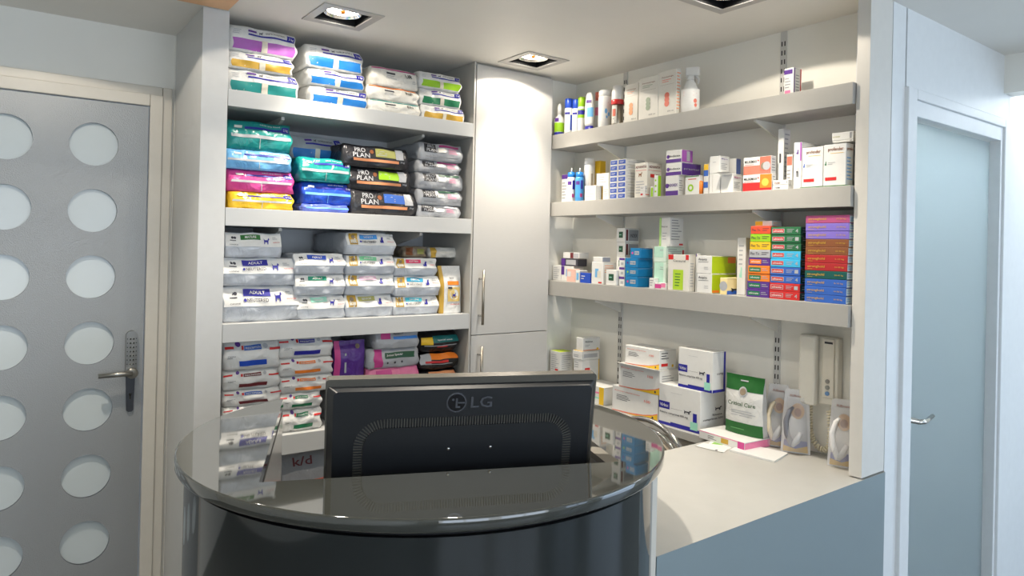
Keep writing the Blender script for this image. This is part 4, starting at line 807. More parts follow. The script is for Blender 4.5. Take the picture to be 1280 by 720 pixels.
# three colour stacks
def cstack(xl_t, xr_t, xl_b, xr_b, yts, base, Xf, cols, group, what, front, xs=None, depth=.1, side=(), sidecol=None):
    n = len(cols); ztop = onX((xl_t + xr_t) / 2, yts, Xf).z; dz = (ztop - base) / n
    ords = ['lowest', 'second from the bottom', 'third from the bottom', 'fourth from the bottom', 'fifth from the bottom', 'sixth from the bottom', 'seventh from the bottom', 'eighth from the bottom', 'ninth from the bottom', 'tenth from the bottom', 'highest']
    for k in range(n):
        c, cn, extra = cols[k]; f = (k + .5) / n; xl = xl_b + (xl_t - xl_b) * f; xr = xr_b + (xr_t - xr_b) * f
        Y1 = onX(xl_b + (xl_t - xl_b) * f, 340, Xf).y; Y0 = onX(xr, 340, Xf).y
        carton('flat %s carton, %s in the %s' % (cn, 'highest' if k == n - 1 else ords[k], what), Y1, Y0, base + dz * k + .0003, base + dz * (k + 1) - .0003, Xf + random.uniform(0, .003), depth, col=c, front=front(k), side=side(k) if callable(side) else side, sidecol=sidecol, group=group)
    return ztop
def f15(k):
    return [('t', .06, .5, .35, .7, 'ink', 'Plac Tic'), ('l', .6, .95, .3, .8, 'ink', 2)] if k >= 5 else [('r', .05, .6, .2, .8, ('green', 'green', 'orange', 'orange', 'orange')[k] if k in (0, 1) else ('green' if k in (2, 3) else 'orange')), ('t', .12, .55, .38, .65, 'white', 'advocate'), ('l', .66, .95, .3, .8, 'silver', 2)]
C15 = [('purple', 'purple', 0), ('purple', 'purple', 0), ('orange', 'orange', 0), ('orange', 'orange', 0), ('purple', 'purple', 0), ('silver', 'pale grey', 0), ('yellow', 'yellow', 0), ('lime', 'lime green', 0), ((230, 80, 50), 'tomato red', 0)]
za = cstack(937.5, 962, 933, 961.5, 282.5, T3, 2.213, C15, 'left stack of flat coloured cartons', 'leftmost colour stack', f15, depth=.13)
pbox('yellow and white flat carton lying across the left colour stack', 944, 965, 276, 282, za, 977, Xf=2.23, front=[('r', 0, .45, .05, .95, 'yellow')], side=[('l', .1, .9, .3, .8, 'peach', 2)], group=GB3)
def f16(k): return [('r', .03, .46, .2, .8, 'silver'), ('r', .05, .44, .26, .74, 'red'), ('t', .08, .42, .36, .64, 'white', 'advantix'), ('l', .55, .8, .25, .8, 'silver', 3), ('r', .83, .95, .25, .75, 'silver') if k in (1, 3, 7) else ('t', .85, .94, .25, .75, 'silver', '4')]
C16 = [('red', 'red', 0), ('red', 'red', 0), ('royal', 'blue', 0), ('royal', 'blue', 0), ('cyan', 'sky blue', 0), ('cyan', 'sky blue', 0), ((35, 105, 65), 'green', 0), ((35, 105, 65), 'green', 0), ((35, 105, 65), 'green', 0)]
cstack(963, 999.5, 962, 1000, 283.5, T3, 2.213, C16, 'middle stack of flat coloured cartons', 'middle colour stack', f16, depth=.12, sidecol=(30, 70, 50), side=lambda k: [('l', .1, .9, .2, .8, 'silver', 2)])
def f17(k): return [('t', .06, .48, .3, .72, 'gold', 'stronghold'), ('l', .06, .2, .1, .25, 'gold', 1), ('t', .72, .93, .38, .62, 'gold', ('20-40 kg', '10-20 kg', '5-10 kg')[k % 3])]
C17 = [('royal', 'blue', 0), ('royal', 'blue', 0), ('royal', 'blue', 0), ((0, 85, 80), 'dark green', 0), ((175, 35, 40), 'dark red', 0), ((175, 35, 40), 'dark red', 0), ('brown', 'brown', 0), ('brown', 'brown', 0), ('lilac', 'lilac', 0), ('lilac', 'lilac', 0), ((180, 80, 130), 'mauve pink', 0)]
cstack(1005.5, 1060.5, 1006, 1057.5, 269, T3, 2.213, C17, 'right stack of flat coloured cartons', 'right-hand colour stack', f17, depth=.045, sidecol=(215, 230, 240), side=lambda k: [('l', .1, .9, .2, .8, 'lightblue', 2)])

# ------------------------------------------------------------------ side counter
ZC = .82
sc = thing('side_counter', 'L-shaped grey topped side counter with blue-grey ribbed front at the right', 'counter', (1.8, 1.45, 0))
M_ctop = add_tex(nodes_mat('counter_top_laminate', (184, 183, 178), 0.34), 'noise', 14, 0.94, 1.05, 'col')
M_rib = add_tex(nodes_mat('ribbed_metal_laminate', (150, 164, 168), 0.34, 0.25), 'wave', 130, 0, 1, 'bump', stretch=(1, 1, 1), dist=.0012, strength=.35)
cy0 = lambda x: 1.128 + (x - 1.249) * .0277
poly = [(1.251, cy0(1.251)), (2.366, cy0(2.366)), (2.384, 1.2025), (2.384, 2.755), (2.19, 2.755), (2.19, 1.712), (1.251, 1.705)]
MB().prism(poly, ZC - .03, ZC, M_ctop).build('worktop', sc)
mb = MB(); mb.add([(1.251, cy0(1.251) - .0006, 0), (2.366, cy0(2.366) - .0006, 0), (2.366, cy0(2.366) - .0006, ZC - .0005), (1.251, cy0(1.251) - .0006, ZC - .0005), (1.251, cy0(1.251) + .018, 0), (2.366, cy0(2.366) + .018, 0), (2.366, cy0(2.366) + .018, ZC - .031), (1.251, cy0(1.251) + .018, ZC - .031)],
                  [(0, 1, 2, 3), (5, 4, 7, 6), (1, 5, 6, 2), (4, 0, 3, 7)], M_rib); mb.build('front_panel', sc)
M_wp = mat((214, 208, 196), 'lam')
MB().box(2.215, 2.384, 1.73, 2.755, 0, ZC - .031, M_wp).build('base_cabinet', sc)
MB().box(1.226, 1.249, 1.128, 1.60, 0, 1.005, M_wp, .001).build('end_panel', sc)

# ------------------------------------------------------------------ reception desk
DC = Vector((.9116, 1.6012)); e1 = Vector((.9301, -.3674)); e2 = Vector((.3674, .9301)); RD = .592; SW = .384; SF = -.332; ZD = 1.05
def dk(a, b): return DC + e1 * a + e2 * b
desk = thing('reception_desk', 'round glossy dark grey reception desk with a rectangular opening holding a monitor', 'desk', (DC.x, DC.y, 0))
def cshape(rad, sw, sf, n=96):
    a1 = math.atan2(math.sqrt(rad * rad - sw * sw), sw); out = []
    # from right slot corner clockwise round the front to the left slot corner
    th0 = a1; th1 = PI - a1 - 2 * PI
    for k in range(n + 1):
        t = th0 + (th1 - th0) * k / n; p = dk(rad * math.cos(t), rad * math.sin(t)); out.append((p.x, p.y))
    p = dk(-sw, sf); q = dk(sw, sf); out += [(p.x, p.y), (q.x, q.y)]
    return out[::-1]
M_lac = nodes_mat('dark_lacquer_top', (58, 59, 54), 0.035, ior=1.75, coat=0.6); M_lac.node_tree.nodes['Principled BSDF'].inputs['Coat Roughness'].default_value = 0.03
M_lacb = add_tex(nodes_mat('dark_lacquer_body', (36, 40, 40), 0.06, ior=1.55, coat=0.4), 'noise', 5, 0.05, 0.11, 'rough')
def rim_slab(rad, z0, z1, m, rnd=.004, sw=SW, sf=SF):
    mb = MB(); prof = [(rad - rnd, z0), (rad - rnd * .3, z0 + rnd * .3), (rad, z0 + rnd), (rad, z1 - rnd), (rad - rnd * .3, z1 - rnd * .3), (rad - rnd, z1)]
    rings = [cshape(r, sw, sf) for r, z in prof]; n = len(rings[0])
    vs = [(p[0], p[1], z) for ring, (r, z) in zip(rings, prof) for p in ring]
    side = [(i * n + k, i * n + (k + 1) % n, (i + 1) * n + (k + 1) % n, (i + 1) * n + k) for i in range(len(prof) - 1) for k in range(n)]
    mb.add(vs, side, m, True)
    mb.add(vs[:n], [tuple(range(n))[::-1]], m); mb.add(vs[-n:], [tuple(range(n))], m)
    return mb
rim_slab(RD, ZD - .026, ZD, M_lac).build('desktop', desk)
rim_slab(RD - .028, ZD - .040, ZD - .0265, M_black, .002).build('shadow_gap', desk)
# body shell: outer skin and inner slot walls
mb = MB(); outer = cshape(RD - .02, SW + .012, SF - .012, 96); n = len(outer)
vs = [(p[0], p[1], 0) for p in outer] + [(p[0], p[1], ZD - .0405) for p in outer]
mb.add(vs, [(k, (k + 1) % n, n + (k + 1) % n, n + k) for k in range(n) if not (k == 0 or k in (1, n - 1))], M_lacb, True)
mb.add(vs[n:], [tuple(range(n))], M_black); mb.build('body', desk)
M_inner = add_tex(nodes_mat('brushed_inner_panel', (214, 211, 206), 0.2, 0.6), 'noise', 90, 0.10, 0.3, 'rough', (1, 1, 14))
def ipanel(a0, b0, a1, b1, th, z0, z1, m, name):
    mb = MB(); p = dk(a0, b0); q = dk(a1, b1); d = (q - p).normalized(); nn = Vector((-d.y, d.x)) * th
    mb.prism([(p.x, p.y), (q.x, q.y), (q.x + nn.x, q.y + nn.y), (p.x + nn.x, p.y + nn.y)], z0, z1, m); return mb.build(name, desk)
bmax = math.sqrt(RD * RD - SW * SW) - .02
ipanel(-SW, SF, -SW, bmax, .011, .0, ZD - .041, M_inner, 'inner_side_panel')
ipanel(SW, bmax, SW, SF, .011, .0, ZD - .041, mat((60, 60, 62), 'lam'), 'inner_side_panel')  # darker than the left panel: shadow in the slot put into the colour
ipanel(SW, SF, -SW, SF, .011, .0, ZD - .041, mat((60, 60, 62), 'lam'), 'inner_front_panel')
mb = MB(); pp = [dk(-SW + .001, SF + .001), dk(SW - .001, SF + .001), dk(SW - .001, .05), dk(-SW + .001, .05)]
mb.prism([(p.x, p.y) for p in pp], .735, .76, mat((120, 118, 114), 'lam')); mb.build('work_surface', desk)

# monitor, seen from behind
mon = thing('monitor', 'black computer monitor seen from behind, standing in the desk opening', 'monitor', (dk(.045, -.17).x, dk(.045, -.17).y, .7605))
tilt = math.radians(9)
zc_m = 1.05; hm = .365; wm = .612
# local frame: x = e1, y = towards the user, z = up in the monitor plane
yv = Vector((e2.x, e2.y, 0)); xv = Vector((e1.x, e1.y, 0)); up = Vector((0, 0, 1))
ux = xv; uz = (up * math.cos(tilt) - yv * math.sin(tilt)); uy = (yv * math.cos(tilt) + up * math.sin(tilt))
ctop = dk(.046, -.262); ORG = Vector((ctop.x, ctop.y, 1.238)) - uz * (hm / 2)     # centre of the rim on its rear plane
Mm = Matrix(((ux.x, uy.x, uz.x, ORG.x), (ux.y, uy.y, uz.y, ORG.y), (ux.z, uy.z, uz.z, ORG.z), (0, 0, 0, 1)))
def rrect(w, h, r, n=6):
    out = []
    for cx, cz, a in ((w - r, h - r, 0), (-w + r, h - r, 90), (-w + r, -h + r, 180), (w - r, -h + r, 270)):
        for k in range(n + 1): t = math.radians(a + 90 * k / n); out.append((cx + r * math.cos(t), cz + r * math.sin(t)))
    return out
def loft(mb, secs, m, smooth=False, dz=0.0):
    rings = [[Mm @ Vector((x, y, z + dz)) for x, z in rrect(w, h, r)] for w, h, r, y in secs]; n = len(rings[0]); vs = [v for r_ in rings for v in r_]
    fs = [(i * n + k, i * n + (k + 1) % n, (i + 1) * n + (k + 1) % n, (i + 1) * n + k) for i in range(len(rings) - 1) for k in range(n)]
    mb.add(vs, fs, m, smooth); mb.add(rings[0], [tuple(range(n))[::-1]], m); mb.add(rings[-1], [tuple(range(n))], m)
M_mon = add_tex(nodes_mat('monitor_black_plastic', (34, 36, 39), 0.33), 'noise', 400, .9, 1.1, 'col')
M_bez = nodes_mat('monitor_gloss_bezel', (92, 88, 80), 0.22)  # lightened base colour: glossy reflection along the top edge painted in
mb = MB(); loft(mb, [(wm / 2, hm / 2, .008, -.004), (wm / 2, hm / 2, .008, .022)], M_bez); mb.build('bezel', mon)
mb = MB(); loft(mb, [(wm / 2 - .016, hm / 2 - .015, .012, -.022), (wm / 2 - .0035, hm / 2 - .0090, .006, -.0035)], M_mon, False, dz=-.0065); shell = mb.build('back_shell', mon)
mb = MB(); loft(mb, [(wm / 2 - .012, hm / 2 - .014, .004, .0221), (wm / 2 - .012, hm / 2 - .014, .004, .0235)], M_black); mb.build('screen', mon)
# vent ring
mb = MB(); hwv, hzv, rv = .226, .135, .045; zoff = -.0575
path = []
pts = rrect(hwv, hzv, rv, 14)
def pathpts():
    out = []; n = len(pts)
    for i in range(n):
        a = Vector(pts[i]); b = Vector(pts[(i + 1) % n]); L_ = (b - a).length; k = max(1, int(round(L_ / .0060)))
        for j in range(k): out.append((a + (b - a) * j / k, (b - a).normalized()))
    return out
M_ribm = nodes_mat('vent_rib_plastic', (78, 76, 70), 0.4)
rib = MB(); yb0 = -.0222
for p, d in pathpts():
    if p.y < -.12: continue
    nn = Vector((d.y, -d.x)); z = p.y + zoff
    if z < -hm / 2 + .06: continue
    q0 = p - nn * .002; q1 = p + nn * .020; hw_ = d * .0011
    cs = [q0 - hw_, q0 + hw_, q1 + hw_, q1 - hw_]
    vs = [Mm @ Vector((c.x, yb0 - .0028, c.y + zoff)) for c in cs] + [Mm @ Vector((c.x, yb0 + .002 + (.0 if i < 2 else .001), c.y + zoff)) for i, c in enumerate(cs)]
    rib.add(vs, [(0, 1, 2, 3), (0, 4, 5, 1), (1, 5, 6, 2), (2, 6, 7, 3), (3, 7, 4, 0)], M_ribm)
o = rib.build('vent_ribs', mon); o['kind'] = 'stuff'
mb = MB()
ring = [Vector((Vector(p)).to_tuple()) for p in pts]
inner = [Mm @ Vector((p.x, yb0 - .004, p.y + zoff)) for p in ring if True]; base_ = [Mm @ Vector((p.x * 1.008, yb0 + .001, p.y * 1.01 + zoff)) for p in ring]; n = len(inner)
mb.add(inner + base_, [tuple(range(n))] + [(k, (k + 1) % n, n + (k + 1) % n, n + k) for k in range(n)], M_mon)
# the plateau runs on below the rim, so keep it above the lower edge of the shell
mb.build('rear_cover', mon)
mb = MB(); zl = hm / 2 - .052; xl = .0
def lp3(x, z, y=-.0248): return Mm @ Vector((x, y, z))
yl = -.0226
M_logo = nodes_mat('logo_gloss', (96, 98, 104), 0.2, 0.3); M_logo2 = nodes_mat('logo_dark', (26, 26, 30), 0.15)
ang = math.radians(14)
for rr, m, yy in ((.0225, M_logo, yl - .001), (.0195, M_logo2, yl - .0016)):
    vs = [lp3(xl - .026 + rr * math.cos(2 * PI * k / 28), zl + rr * math.sin(2 * PI * k / 28), yy) for k in range(28)]; mb.add(vs + [lp3(xl - .026 + rr * math.cos(2 * PI * k / 28), zl + rr * math.sin(2 * PI * k / 28), yy + .004) for k in range(28)], [tuple(range(28))] + [(k, (k + 1) % 28, 28 + (k + 1) % 28, 28 + k) for k in range(28)], m)
# emblem strokes: L and G inside the circle
for (a, b, c, d) in ((-.002, .002, -.008, .010), (-.002, .008, -.012, -.008), (.003, .018, -.002, .0015)): mb.add([lp3(xl - .026 + a, zl + c, yl - .0022), lp3(xl - .026 + b, zl + c, yl - .0022), lp3(xl - .026 + b, zl + d, yl - .0022), lp3(xl - .026 + a, zl + d, yl - .0022)], [(0, 1, 2, 3)], M_logo)
vs = [lp3(xl - .034 + .0028 * math.cos(2 * PI * k / 10), zl + .007 + .0028 * math.sin(2 * PI * k / 10), yl - .0022) for k in range(10)]; mb.add(vs, [tuple(range(10))], M_logo)
g, fs = text_geo('LG')
mb.add([lp3(xl + .006 + u * .048, zl - .013 + v * .026, yl - .0018) for u, v in g], fs, M_logo)
mb.build('logo', mon)
for sx in (-.04, .055):
    m2 = MB(); c = Mm @ Vector((sx, yb0 - .0045, .025)); m2.lathe([(0, 0), (.0035, 0), (.003, .002), (0, .0022)], M_chrome, 10, c, axis=(Mm.to_3x3() @ Matrix.Rotation(PI / 2, 3, 'X'))); m2.build('screw', mon)
mb = MB(); fp = dk(.046, -.13)
mb.box(fp.x - .03, fp.x + .03, fp.y - .015, fp.y + .015, .775, .95, M_mon, .004); mb.build('stand_neck', mon)
mb = MB(); mb.lathe([(0, .7612), (.11, .7612), (.11, .768), (.06, .776), (0, .777)], M_mon, 32, (fp.x, fp.y, 0)); mb.build('stand_foot', mon)
pc = dk(.31, -.19)
tag(MB().box(pc.x - .045, pc.x + .045, pc.y - .10, pc.y + .06, .7605, .80, mat((214, 200, 196), 'card'), .002).build('paper_stack'), 'pinkish stack of papers inside the desk opening right of the monitor', 'papers')

# chair with chrome tubes behind the desk
ch = thing('chair', 'chair with a curved double chrome tube back between desk and side counter', 'chair', (1.86, 1.92, 0))
Mc = Matrix.Translation((1.86, 1.92, 0)) @ Matrix.Rotation(math.radians(90), 4, 'Z')
def arch(r, zt, yo, hgt):
    return [Mc @ Vector((-r, yo, zt - hgt))] + [Mc @ Vector((-r * math.cos(t), yo, zt - r * .75 + r * .75 * math.sin(t))) for t in [PI * k / 16 for k in range(17)]] + [Mc @ Vector((r, yo, zt - hgt))]
MB().tube(arch(.198, .868, -.2, .44), .0105, M_chrome, 12).build('back_tube', ch)
MB().tube(arch(.172, .836, -.2, .41), .0085, M_chrome, 12).build('back_tube', ch)
mb = MB(); vs = [Mc @ Vector((.17 * -math.cos(PI * k / 16), -.195, .70 + .115 * math.sin(PI * k / 16))) for k in range(17)] + [Mc @ Vector((.17, -.195, .56)), Mc @ Vector((-.17, -.195, .56))]
v2 = [v + (Mc.to_3x3() @ Vector((0, .012, 0))) for v in vs]; n = len(vs); mb.add(vs + v2, [tuple(range(n)), tuple(range(n, 2 * n))[::-1]] + [(k, (k + 1) % n, n + (k + 1) % n, n + k) for k in range(n)], mat((150, 140, 125), 'lam')); mb.build('backrest', ch)
mb = MB(); mb.box(-.2, .2, -.19, .2, .43, .47, mat((70, 70, 74), 'lam'), .012, Mc); mb.build('seat', ch)
for sx in (-1, 1):
    for sy in (-.2, .19): MB().tube([Mc @ Vector((sx * .19, sy, .43)), Mc @ Vector((sx * .205, sy * 1.05, 0.002))], .0105, M_chrome, 10).build('leg', ch)

# ------------------------------------------------------------------ things on the side counter
GC = 'medicine cartons on the side counter'
PFZ = [('t', .06, .62, .80, .86, 'coral', 'Rimadyl comprimes'), ('l', .1, .45, .45, .7, 'ink', 4), ('p', 0, 1, 0, .3, 'coral', [(0, .0), (1, 0), (1, 1), (.9, .72), (.7, .4), (.4, .18), (0, .08)]),
       ('p', .0, 1, 0, .26, 'yellow', [(.3, 0), (1, 0), (1, 1), (.9, .7), (.75, .4), (.55, .14)]), ('c', .9, .1, .05, 'ink'), ('t', .72, .85, .62, .72, 'coral', '100')]
_, za = pbox('long white carton with a yellow and red swoosh, bottom of the pile of three', 765, 822.3, 492, 524, ZC, Xf=2.215, depth=.15, front=PFZ, group=GC, zt=onX(800, 489, 2.215).z)
_, zb2 = pbox('white carton with a raised lip, middle of the pile of three', 773.5, 825, 458, 483, za, 847.5, Xf=2.215, front=PFZ, side=[('l', .1, .9, .2, .8, 'grey', 6)], group=GC, flap=True)
pbox('white carton with a yellow corner swoosh, top of the pile of three', 781.5, 824.5, 434.5, 452, zb2, 845, Xf=2.218, front=PFZ, side=[('l', .1, .6, .5, .9, 'ink', 3), ('r', .1, .5, .15, .3, 'red'), ('c', .8, .15, .08, 'yellow')], group=GC)
PV = [('r', .0, .27, .40, .58, 'navy'), ('t', .03, .24, .45, .53, 'white', 'Virbac'), ('t', .03, .72, .27, .34, 'ink', 'Rilexine comprimes 600 mg'), ('r', 0, 1, .0, .07, 'navy'), ('r', .3, .95, .07, .10, 'navy'), ('r', .3, .58, .44, .445, 'text'), ('r', .84, .93, .12, .45, 'navy'), ('r', .78, .95, .05, .24, 'mint'), ('p', .62, .8, .4, .5, 'ink', DOG), ('l', .3, .6, .82, .84, 'silver', 1)]
SV = [('r', 0, .35, .0, .07, 'navy'), ('t', .1, .95, .27, .34, 'ink', 'comprimes 600'), ('p', .6, .9, .5, .6, 'ink', DOG), ('t', .5, .9, .38, .43, 'ink', 'Rilexine')]
_, za = pbox('large white carton with navy blocks, lower of the navy-marked pair', 823.5, 875.5, 484, 536, ZC, 905, Xf=2.2115, front=PV, side=SV, group=GC)
pbox('white carton with navy blocks, upper of the navy-marked pair', 848, 891, 437, 480.5, za, 907, Xf=2.222, front=PV, side=[('r', 0, 1, .0, .07, 'navy'), ('r', .85, 1, .0, 1, 'navy'), ('t', .3, .8, .42, .48, 'ink', 'comp')], group=GC)
# far corner pile
_, za = pbox('plain white carton at the foot of the corner pile behind the monitor', 700, 755, 478, 505, ZC, Xf=2.23, depth=.13, front=[('r', .0, 1, .6, .7, 'pink'), ('r', 0, 1, .3, .4, 'mint'), ('r', .9, 1, 0, 1, 'yellow')], group=GC)
pbox('white carton with a lime green top in the far corner', 687.5, 700.5, 439, 478, za, 716, Xf=2.235, front=[('l', .1, .9, .2, .9, 'silver', 8), ('r', .5, .8, .2, .28, 'red')], side=[('l', .1, .9, .1, .9, 'silver', 9)], top=(190, 215, 30), group=GC)
_, zb2 = pbox('white carton with an orange-red square in the far corner pile', 717, 727.5, 449, 478, za, 749, Xf=2.235, side=[('r', .15, .45, .45, .62, 'red'), ('r', .95, 1, 0, 1, 'yellow')], front=[('l', .1, .8, .6, .9, 'grey', 3)], group=GC)
_, zb2 = pbox('low white carton with a yellow top in the far corner pile', 715.5, 727.5, 438.5, 449, zb2, 749, Xf=2.232, front=[('l', .1, .9, .2, .6, 'grey', 2)], side=[('r', .1, .9, .2, .7, 'silver')], top='yellow', group=GC)
pbox('white carton tipped on the corner pile, highest', 720.5, 729, 422, 438.5, zb2, 750, Xf=2.24, side=[('t', .1, .55, .65, .8, 'dark', 'Nobivac'), ('r', 0, 1, .03, .08, 'orange'), ('c', .85, .12, .1, 'yellow'), ('l', .1, .4, .3, .5, 'grey', 2)], group=GC)
# flat pink box under the green pouch
fpY = onZ(879, 543, ZC + .03)
carton('flat white carton with a magenta edge lying under the green pouch', 1.755, 1.545, ZC + .0005, ZC + .032, 2.165, .14, front=[('r', 0, 1, .88, .97, 'pink'), ('l', .2, .4, .2, .7, 'ink', 3), ('r', .5, .66, .2, .8, 'gold'), ('r', .86, 1, 0, 1, 'magenta')], side=[('r', 0, 1, 0, .9, 'pink')], group=GC, yaw=math.radians(-3))
# green pouch
def pouch():
    x = 2.235; y1, y0 = onX(904, 500, x).y, onX(950, 500, x).y; z0 = ZC + .0335; z1 = onX(905, 466, x).z
    L_ = (y1 - y0)
    o = upright_bag('green and white resealable pouch titled Critical Care standing against the cartons', 0, L_, 0, z1 - z0, 0, (215, 215, 212),
                    [('r', 0, 1, .74, 1, (25, 95, 35)), ('r', 0, 1, 0, .2, (25, 95, 35)), ('c', .5, .73, .085, 'silver'), ('c', .5, .73, .06, 'wood'), ('t', .12, .86, .49, .56, (20, 80, 30), 'Critical Care'), ('l', .2, .9, .3, .42, 'silver', 3), ('l', .2, .8, .07, .12, (90, 150, 90), 1), ('r', .4, .6, .9, .92, 'silver')], None, side=(200, 200, 198), depth=.05, name='food_pouch', cat='pouch')
    o.rotation_euler = (math.radians(3), 0, math.radians(-88)); o.location = (x + .03, (y0 + y1) / 2, (z0 + z1) / 2 + .001)
pouch()
# blister packs with grooming tools
M_clear = nodes_mat('clear_blister', (225, 226, 228), 0.12, alpha=0.30); M_clear2 = nodes_mat('clear_blister_rim', (235, 235, 238), 0.1, alpha=.5)
def blister(label, x, yc, z0, h, w, yaw, tool, k):
    t = thing('blister_pack', label, 'package', (x, yc, z0), group='clear packs with grooming brushes')
    tilt_ = math.radians(6); Rm = Matrix.Translation((x, yc, z0 + .0015)) @ Matrix.Rotation(yaw, 4, 'Z') @ Matrix.Rotation(-tilt_, 4, 'X')
    # local: x width, y depth (back = +), z up; front faces -y
    P = lambda a, b, c: Rm @ Vector((a, b, c))
    mb = MB(); outl = [(-w / 2, 0), (w / 2, 0), (w / 2 * .92, h * .55), (w / 2 * .80, h * .97), (w / 2 * .7, h), (-w / 2 * .7, h), (-w / 2 * .80, h * .97), (-w / 2 * .92, h * .55)]
    n = len(outl); vs = [P(a, 0, c) for a, c in outl] + [P(a, .001, c) for a, c in outl]
    mb.add(vs, [tuple(range(n)), tuple(range(n, 2 * n))[::-1]] + [(i, (i + 1) % n, n + (i + 1) % n, n + i) for i in range(n)], M_clear2); mb.build('backing_sheet', t)
    # bulging front dome
    mb = MB(); vs = []; m = 10
    for j in range(m + 1):
        v = j / m; zz = h * (.02 + .86 * v); ww = w * .42 * (1 - .25 * v); dep = .045 * (1 - .6 * v) * math.sin(min(1, .25 + v * 1.1) * PI * .8) + .004
        for i in range(9): a = PI * i / 8; vs.append(P(-ww * math.cos(a), -dep * math.sin(a), zz))
    mb.add(vs, [(j * 9 + i, j * 9 + i + 1, (j + 1) * 9 + i + 1, (j + 1) * 9 + i) for j in range(m) for i in range(8)], M_clear, True); mb.build('clear_dome', t)
    mb = MB(); mb.add([P(-w * .42, -.002, h * .02), P(w * .42, -.002, h * .02), P(w * .40, -.003, h * .13), P(0, -.003, h * .07), P(-w * .40, -.003, h * .13)], [(0, 1, 2, 3, 4)], mat('gold', 'ink'))
    mb.add([P(-w * .4, -.0035, h * .11), P(0, -.0035, h * .07), P(w * .4, -.0035, h * .13), P(w * .38, -.0035, h * .2), P(-w * .38, -.0035, h * .2)], [(0, 1, 2, 3, 4)], mat((90, 95, 150), 'ink'))
    mb.add([P(w * .05 + .022 * math.cos(2 * PI * i / 18), -.003, h * .66 + .028 * math.sin(2 * PI * i / 18)) for i in range(18)], [tuple(range(18))], mat((205, 160, 110), 'ink'))
    mb.add([P(w * .05 + .012 * math.cos(2 * PI * i / 12), -.0036, h * .64 + .015 * math.sin(2 * PI * i / 12)) for i in range(12)], [tuple(range(12))], mat((150, 95, 60), 'ink'))
    g, fs = text_geo('FURmate'); mb.add([P(-w * .22 + u * w * .45, -.003, h * .88 + v * h * .035) for u, v in g], fs, mat((150, 100, 90), 'ink')); mb.build('printed_card', t)
    mb = MB(); mb.tube([P(-w * .12, -.018, h * .12), P(-w * .28, -.022, h * .3), P(-w * .33, -.022, h * .5), P(-w * .22, -.018, h * .66), P(-w * .1, -.012, h * .72)], [.008, .010, .009, .008, .005], mat(tool, 'plastic'), 10)
    mb.build('brush_handle', t)
    mb = MB(); mb.tube([P(-w * .1, -.02, h * .12), P(w * .05, -.024, h * .2), P(w * .18, -.02, h * .34)], [.007, .011, .008], mat('silver', 'plastic'), 10); mb.build('brush_head', t)
blister('clear blister pack holding a brush with a cream handle, left of the pair', 2.315, 1.525, ZC, .225, .088, math.radians(-68), (225, 210, 180), 0)
blister('clear blister pack holding a brush with a grey handle, right of the pair', 2.30, 1.440, ZC, .222, .098, math.radians(-62), (110, 112, 120), 1)
blister('clear blister pack with a white-handled brush beside the end panel', 2.285, 1.262, ZC, .222, .088, math.radians(-66), (228, 228, 228), 2)
# intercom phone on the wall
ph = thing('wall_intercom', 'cream wall intercom handset with three round buttons and coiled cord', 'intercom', (2.384, 1.385, 1.02))
MI = mat((228, 224, 212), 'plastic', .35)
zt_p, zb_p = 1.238, .998
MB().box(2.352, 2.384, 1.318, 1.452, zb_p + .003, zt_p, MI, .006).build('base', ph)
MB().box(2.322, 2.351, 1.386, 1.450, zb_p - .004, zt_p + .004, MI, .009).build('handset', ph)
MB().box(2.345, 2.3535, 1.330, 1.372, zb_p + .03, zt_p - .006, mat((226, 221, 208), 'plastic'), .002).build('button_panel', ph)
for k, c in enumerate(((150, 148, 142), (150, 152, 146), (110, 150, 200))):
    m2 = MB(); m2.lathe([(0, 0), (.0075, 0), (.0075, .004), (.006, .005), (0, .005)], mat(c, 'plastic'), 16, (2.345, 1.351, 1.085 - .021 * k), axis=Matrix.Rotation(-PI / 2, 3, 'Y')); m2.build('button', ph)
m2 = MB(); m2.box(2.3446, 2.3452, 1.335, 1.365, 1.215, 1.222, mat('dark', 'ink')); m2.build('nameplate', ph)
# coiled cord: helix along a U-shaped path
def helix(path, r, turns, n=11):
    path = [Vector(p) for p in path]; out = []; N_ = turns * n
    L_ = [0]
    for a, b in zip(path, path[1:]): L_.append(L_[-1] + (b - a).length)
    for i in range(N_ + 1):
        s = L_[-1] * i / N_; k = max(j for j in range(len(L_)) if L_[j] <= s + 1e-9); k = min(k, len(path) - 2)
        f = (s - L_[k]) / (L_[k + 1] - L_[k]); p = path[k].lerp(path[k + 1], f); t = (path[k + 1] - path[k]).normalized(); nn = Vector((1, 0, 0)); bb = t.cross(nn).normalized()
        a = 2 * PI * i / n; out.append(p + (nn * math.cos(a) + bb * math.sin(a)) * r)
    return out
xk = 2.36
up_ = [(xk, 1.424, .993), (xk, 1.424, .94), (xk, 1.422, .90), (xk, 1.410, .866), (xk, 1.392, .846), (xk, 1.368, .840), (xk, 1.350, .856), (xk, 1.345, .90), (xk, 1.348, .95), (xk, 1.352, .985)]
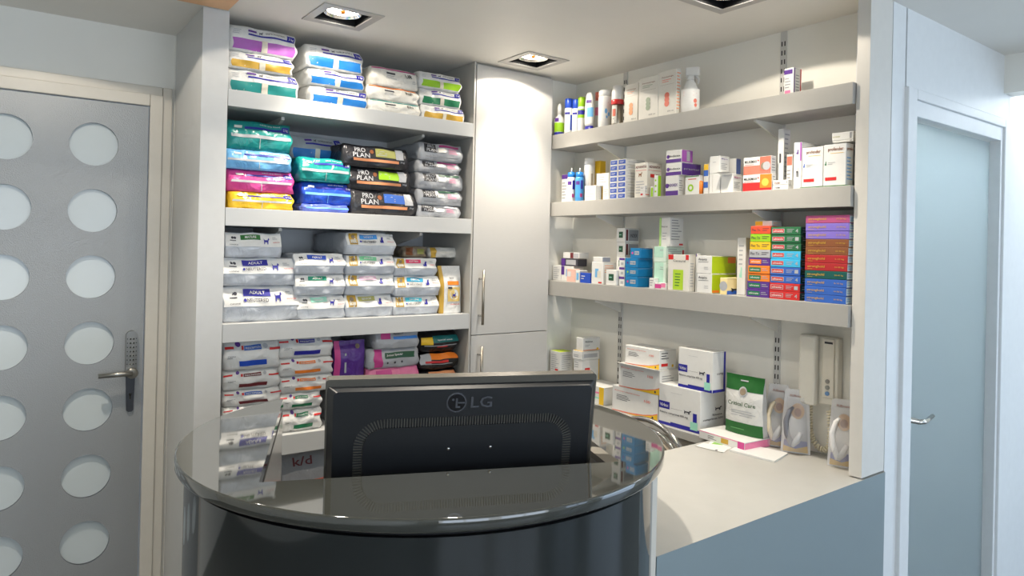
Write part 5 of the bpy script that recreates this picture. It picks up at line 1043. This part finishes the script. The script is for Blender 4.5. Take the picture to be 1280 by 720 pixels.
MB().tube(helix(up_, .0078, 34), .0030, mat((238, 230, 205), 'plastic'), 6).build('coiled_cord', ph)
MB().tube([(xk, 1.342, .985), (xk, 1.345, 1.0)], .003, MI, 6).build('cord_plug', ph)
# thermostat-like small device near the end panel
sm = thing('wall_switch', 'small white wall device with a dark display and orange dot beside the end panel', 'switch', (2.384, 1.245, 1.1))
MB().box(2.366, 2.3845, 1.22, 1.275, 1.02, 1.15, mat('white', 'plastic'), .003).build('housing', sm)
MB().box(2.3648, 2.366, 1.232, 1.262, 1.10, 1.14, mat('dark', 'plastic')).build('display', sm)
m2 = MB(); m2.lathe([(0, 0), (.008, 0), (.008, .002), (0, .003)], mat('orange', 'plastic'), 14, (2.366, 1.25, 1.082), axis=Matrix.Rotation(-PI / 2, 3, 'Y')); m2.build('dot', sm)
# papers on the counter
def sheet(label, px, z, th, c, name='paper_sheet', mark=None, cat='paper'):
    P = [onZ(x, y, z) for x, y in px]; a = 0
    mb = MB(); mb.prism([(p.x, p.y) for p in P][::-1], z, z + th, mat(c, 'card'))
    if mark: Q = [onZ(x, y, z + th) for x, y in mark[1]]; mb.add([(q.x, q.y, z + th + .0003) for q in Q][::-1], [tuple(range(len(Q)))], mat(mark[0], 'ink'))
    return tag(mb.build(name), label, cat, 'loose papers on the side counter')
sheet('thin white leaflet with a green mark at the left on the side counter', [(889, 551), (923, 555), (910, 562), (883, 558)], ZC + .0005, .0006, 'white', mark=((140, 190, 90), [(893, 552.5), (907, 554), (903, 556.5), (889, 555)]))
sheet('white sheet with a small dark dot partly under the leaflet', [(869, 557.5), (880, 553.5), (909, 562), (905, 566)], ZC + .0016, .0006, 'white', mark=('ink', [(895, 562), (897.5, 562.6), (896.5, 563.6), (894, 563)]))
sheet('thick white pad of paper on the side counter', [(912, 564), (930, 556), (985, 568), (968, 578.5)], ZC + .0005, .006, 'white', 'paper_pad', mark=('navy', [(931, 558), (934, 558.6), (933, 560), (930, 559.4)]))

for o in EMP:
    if '_w' in o: del o['_w']
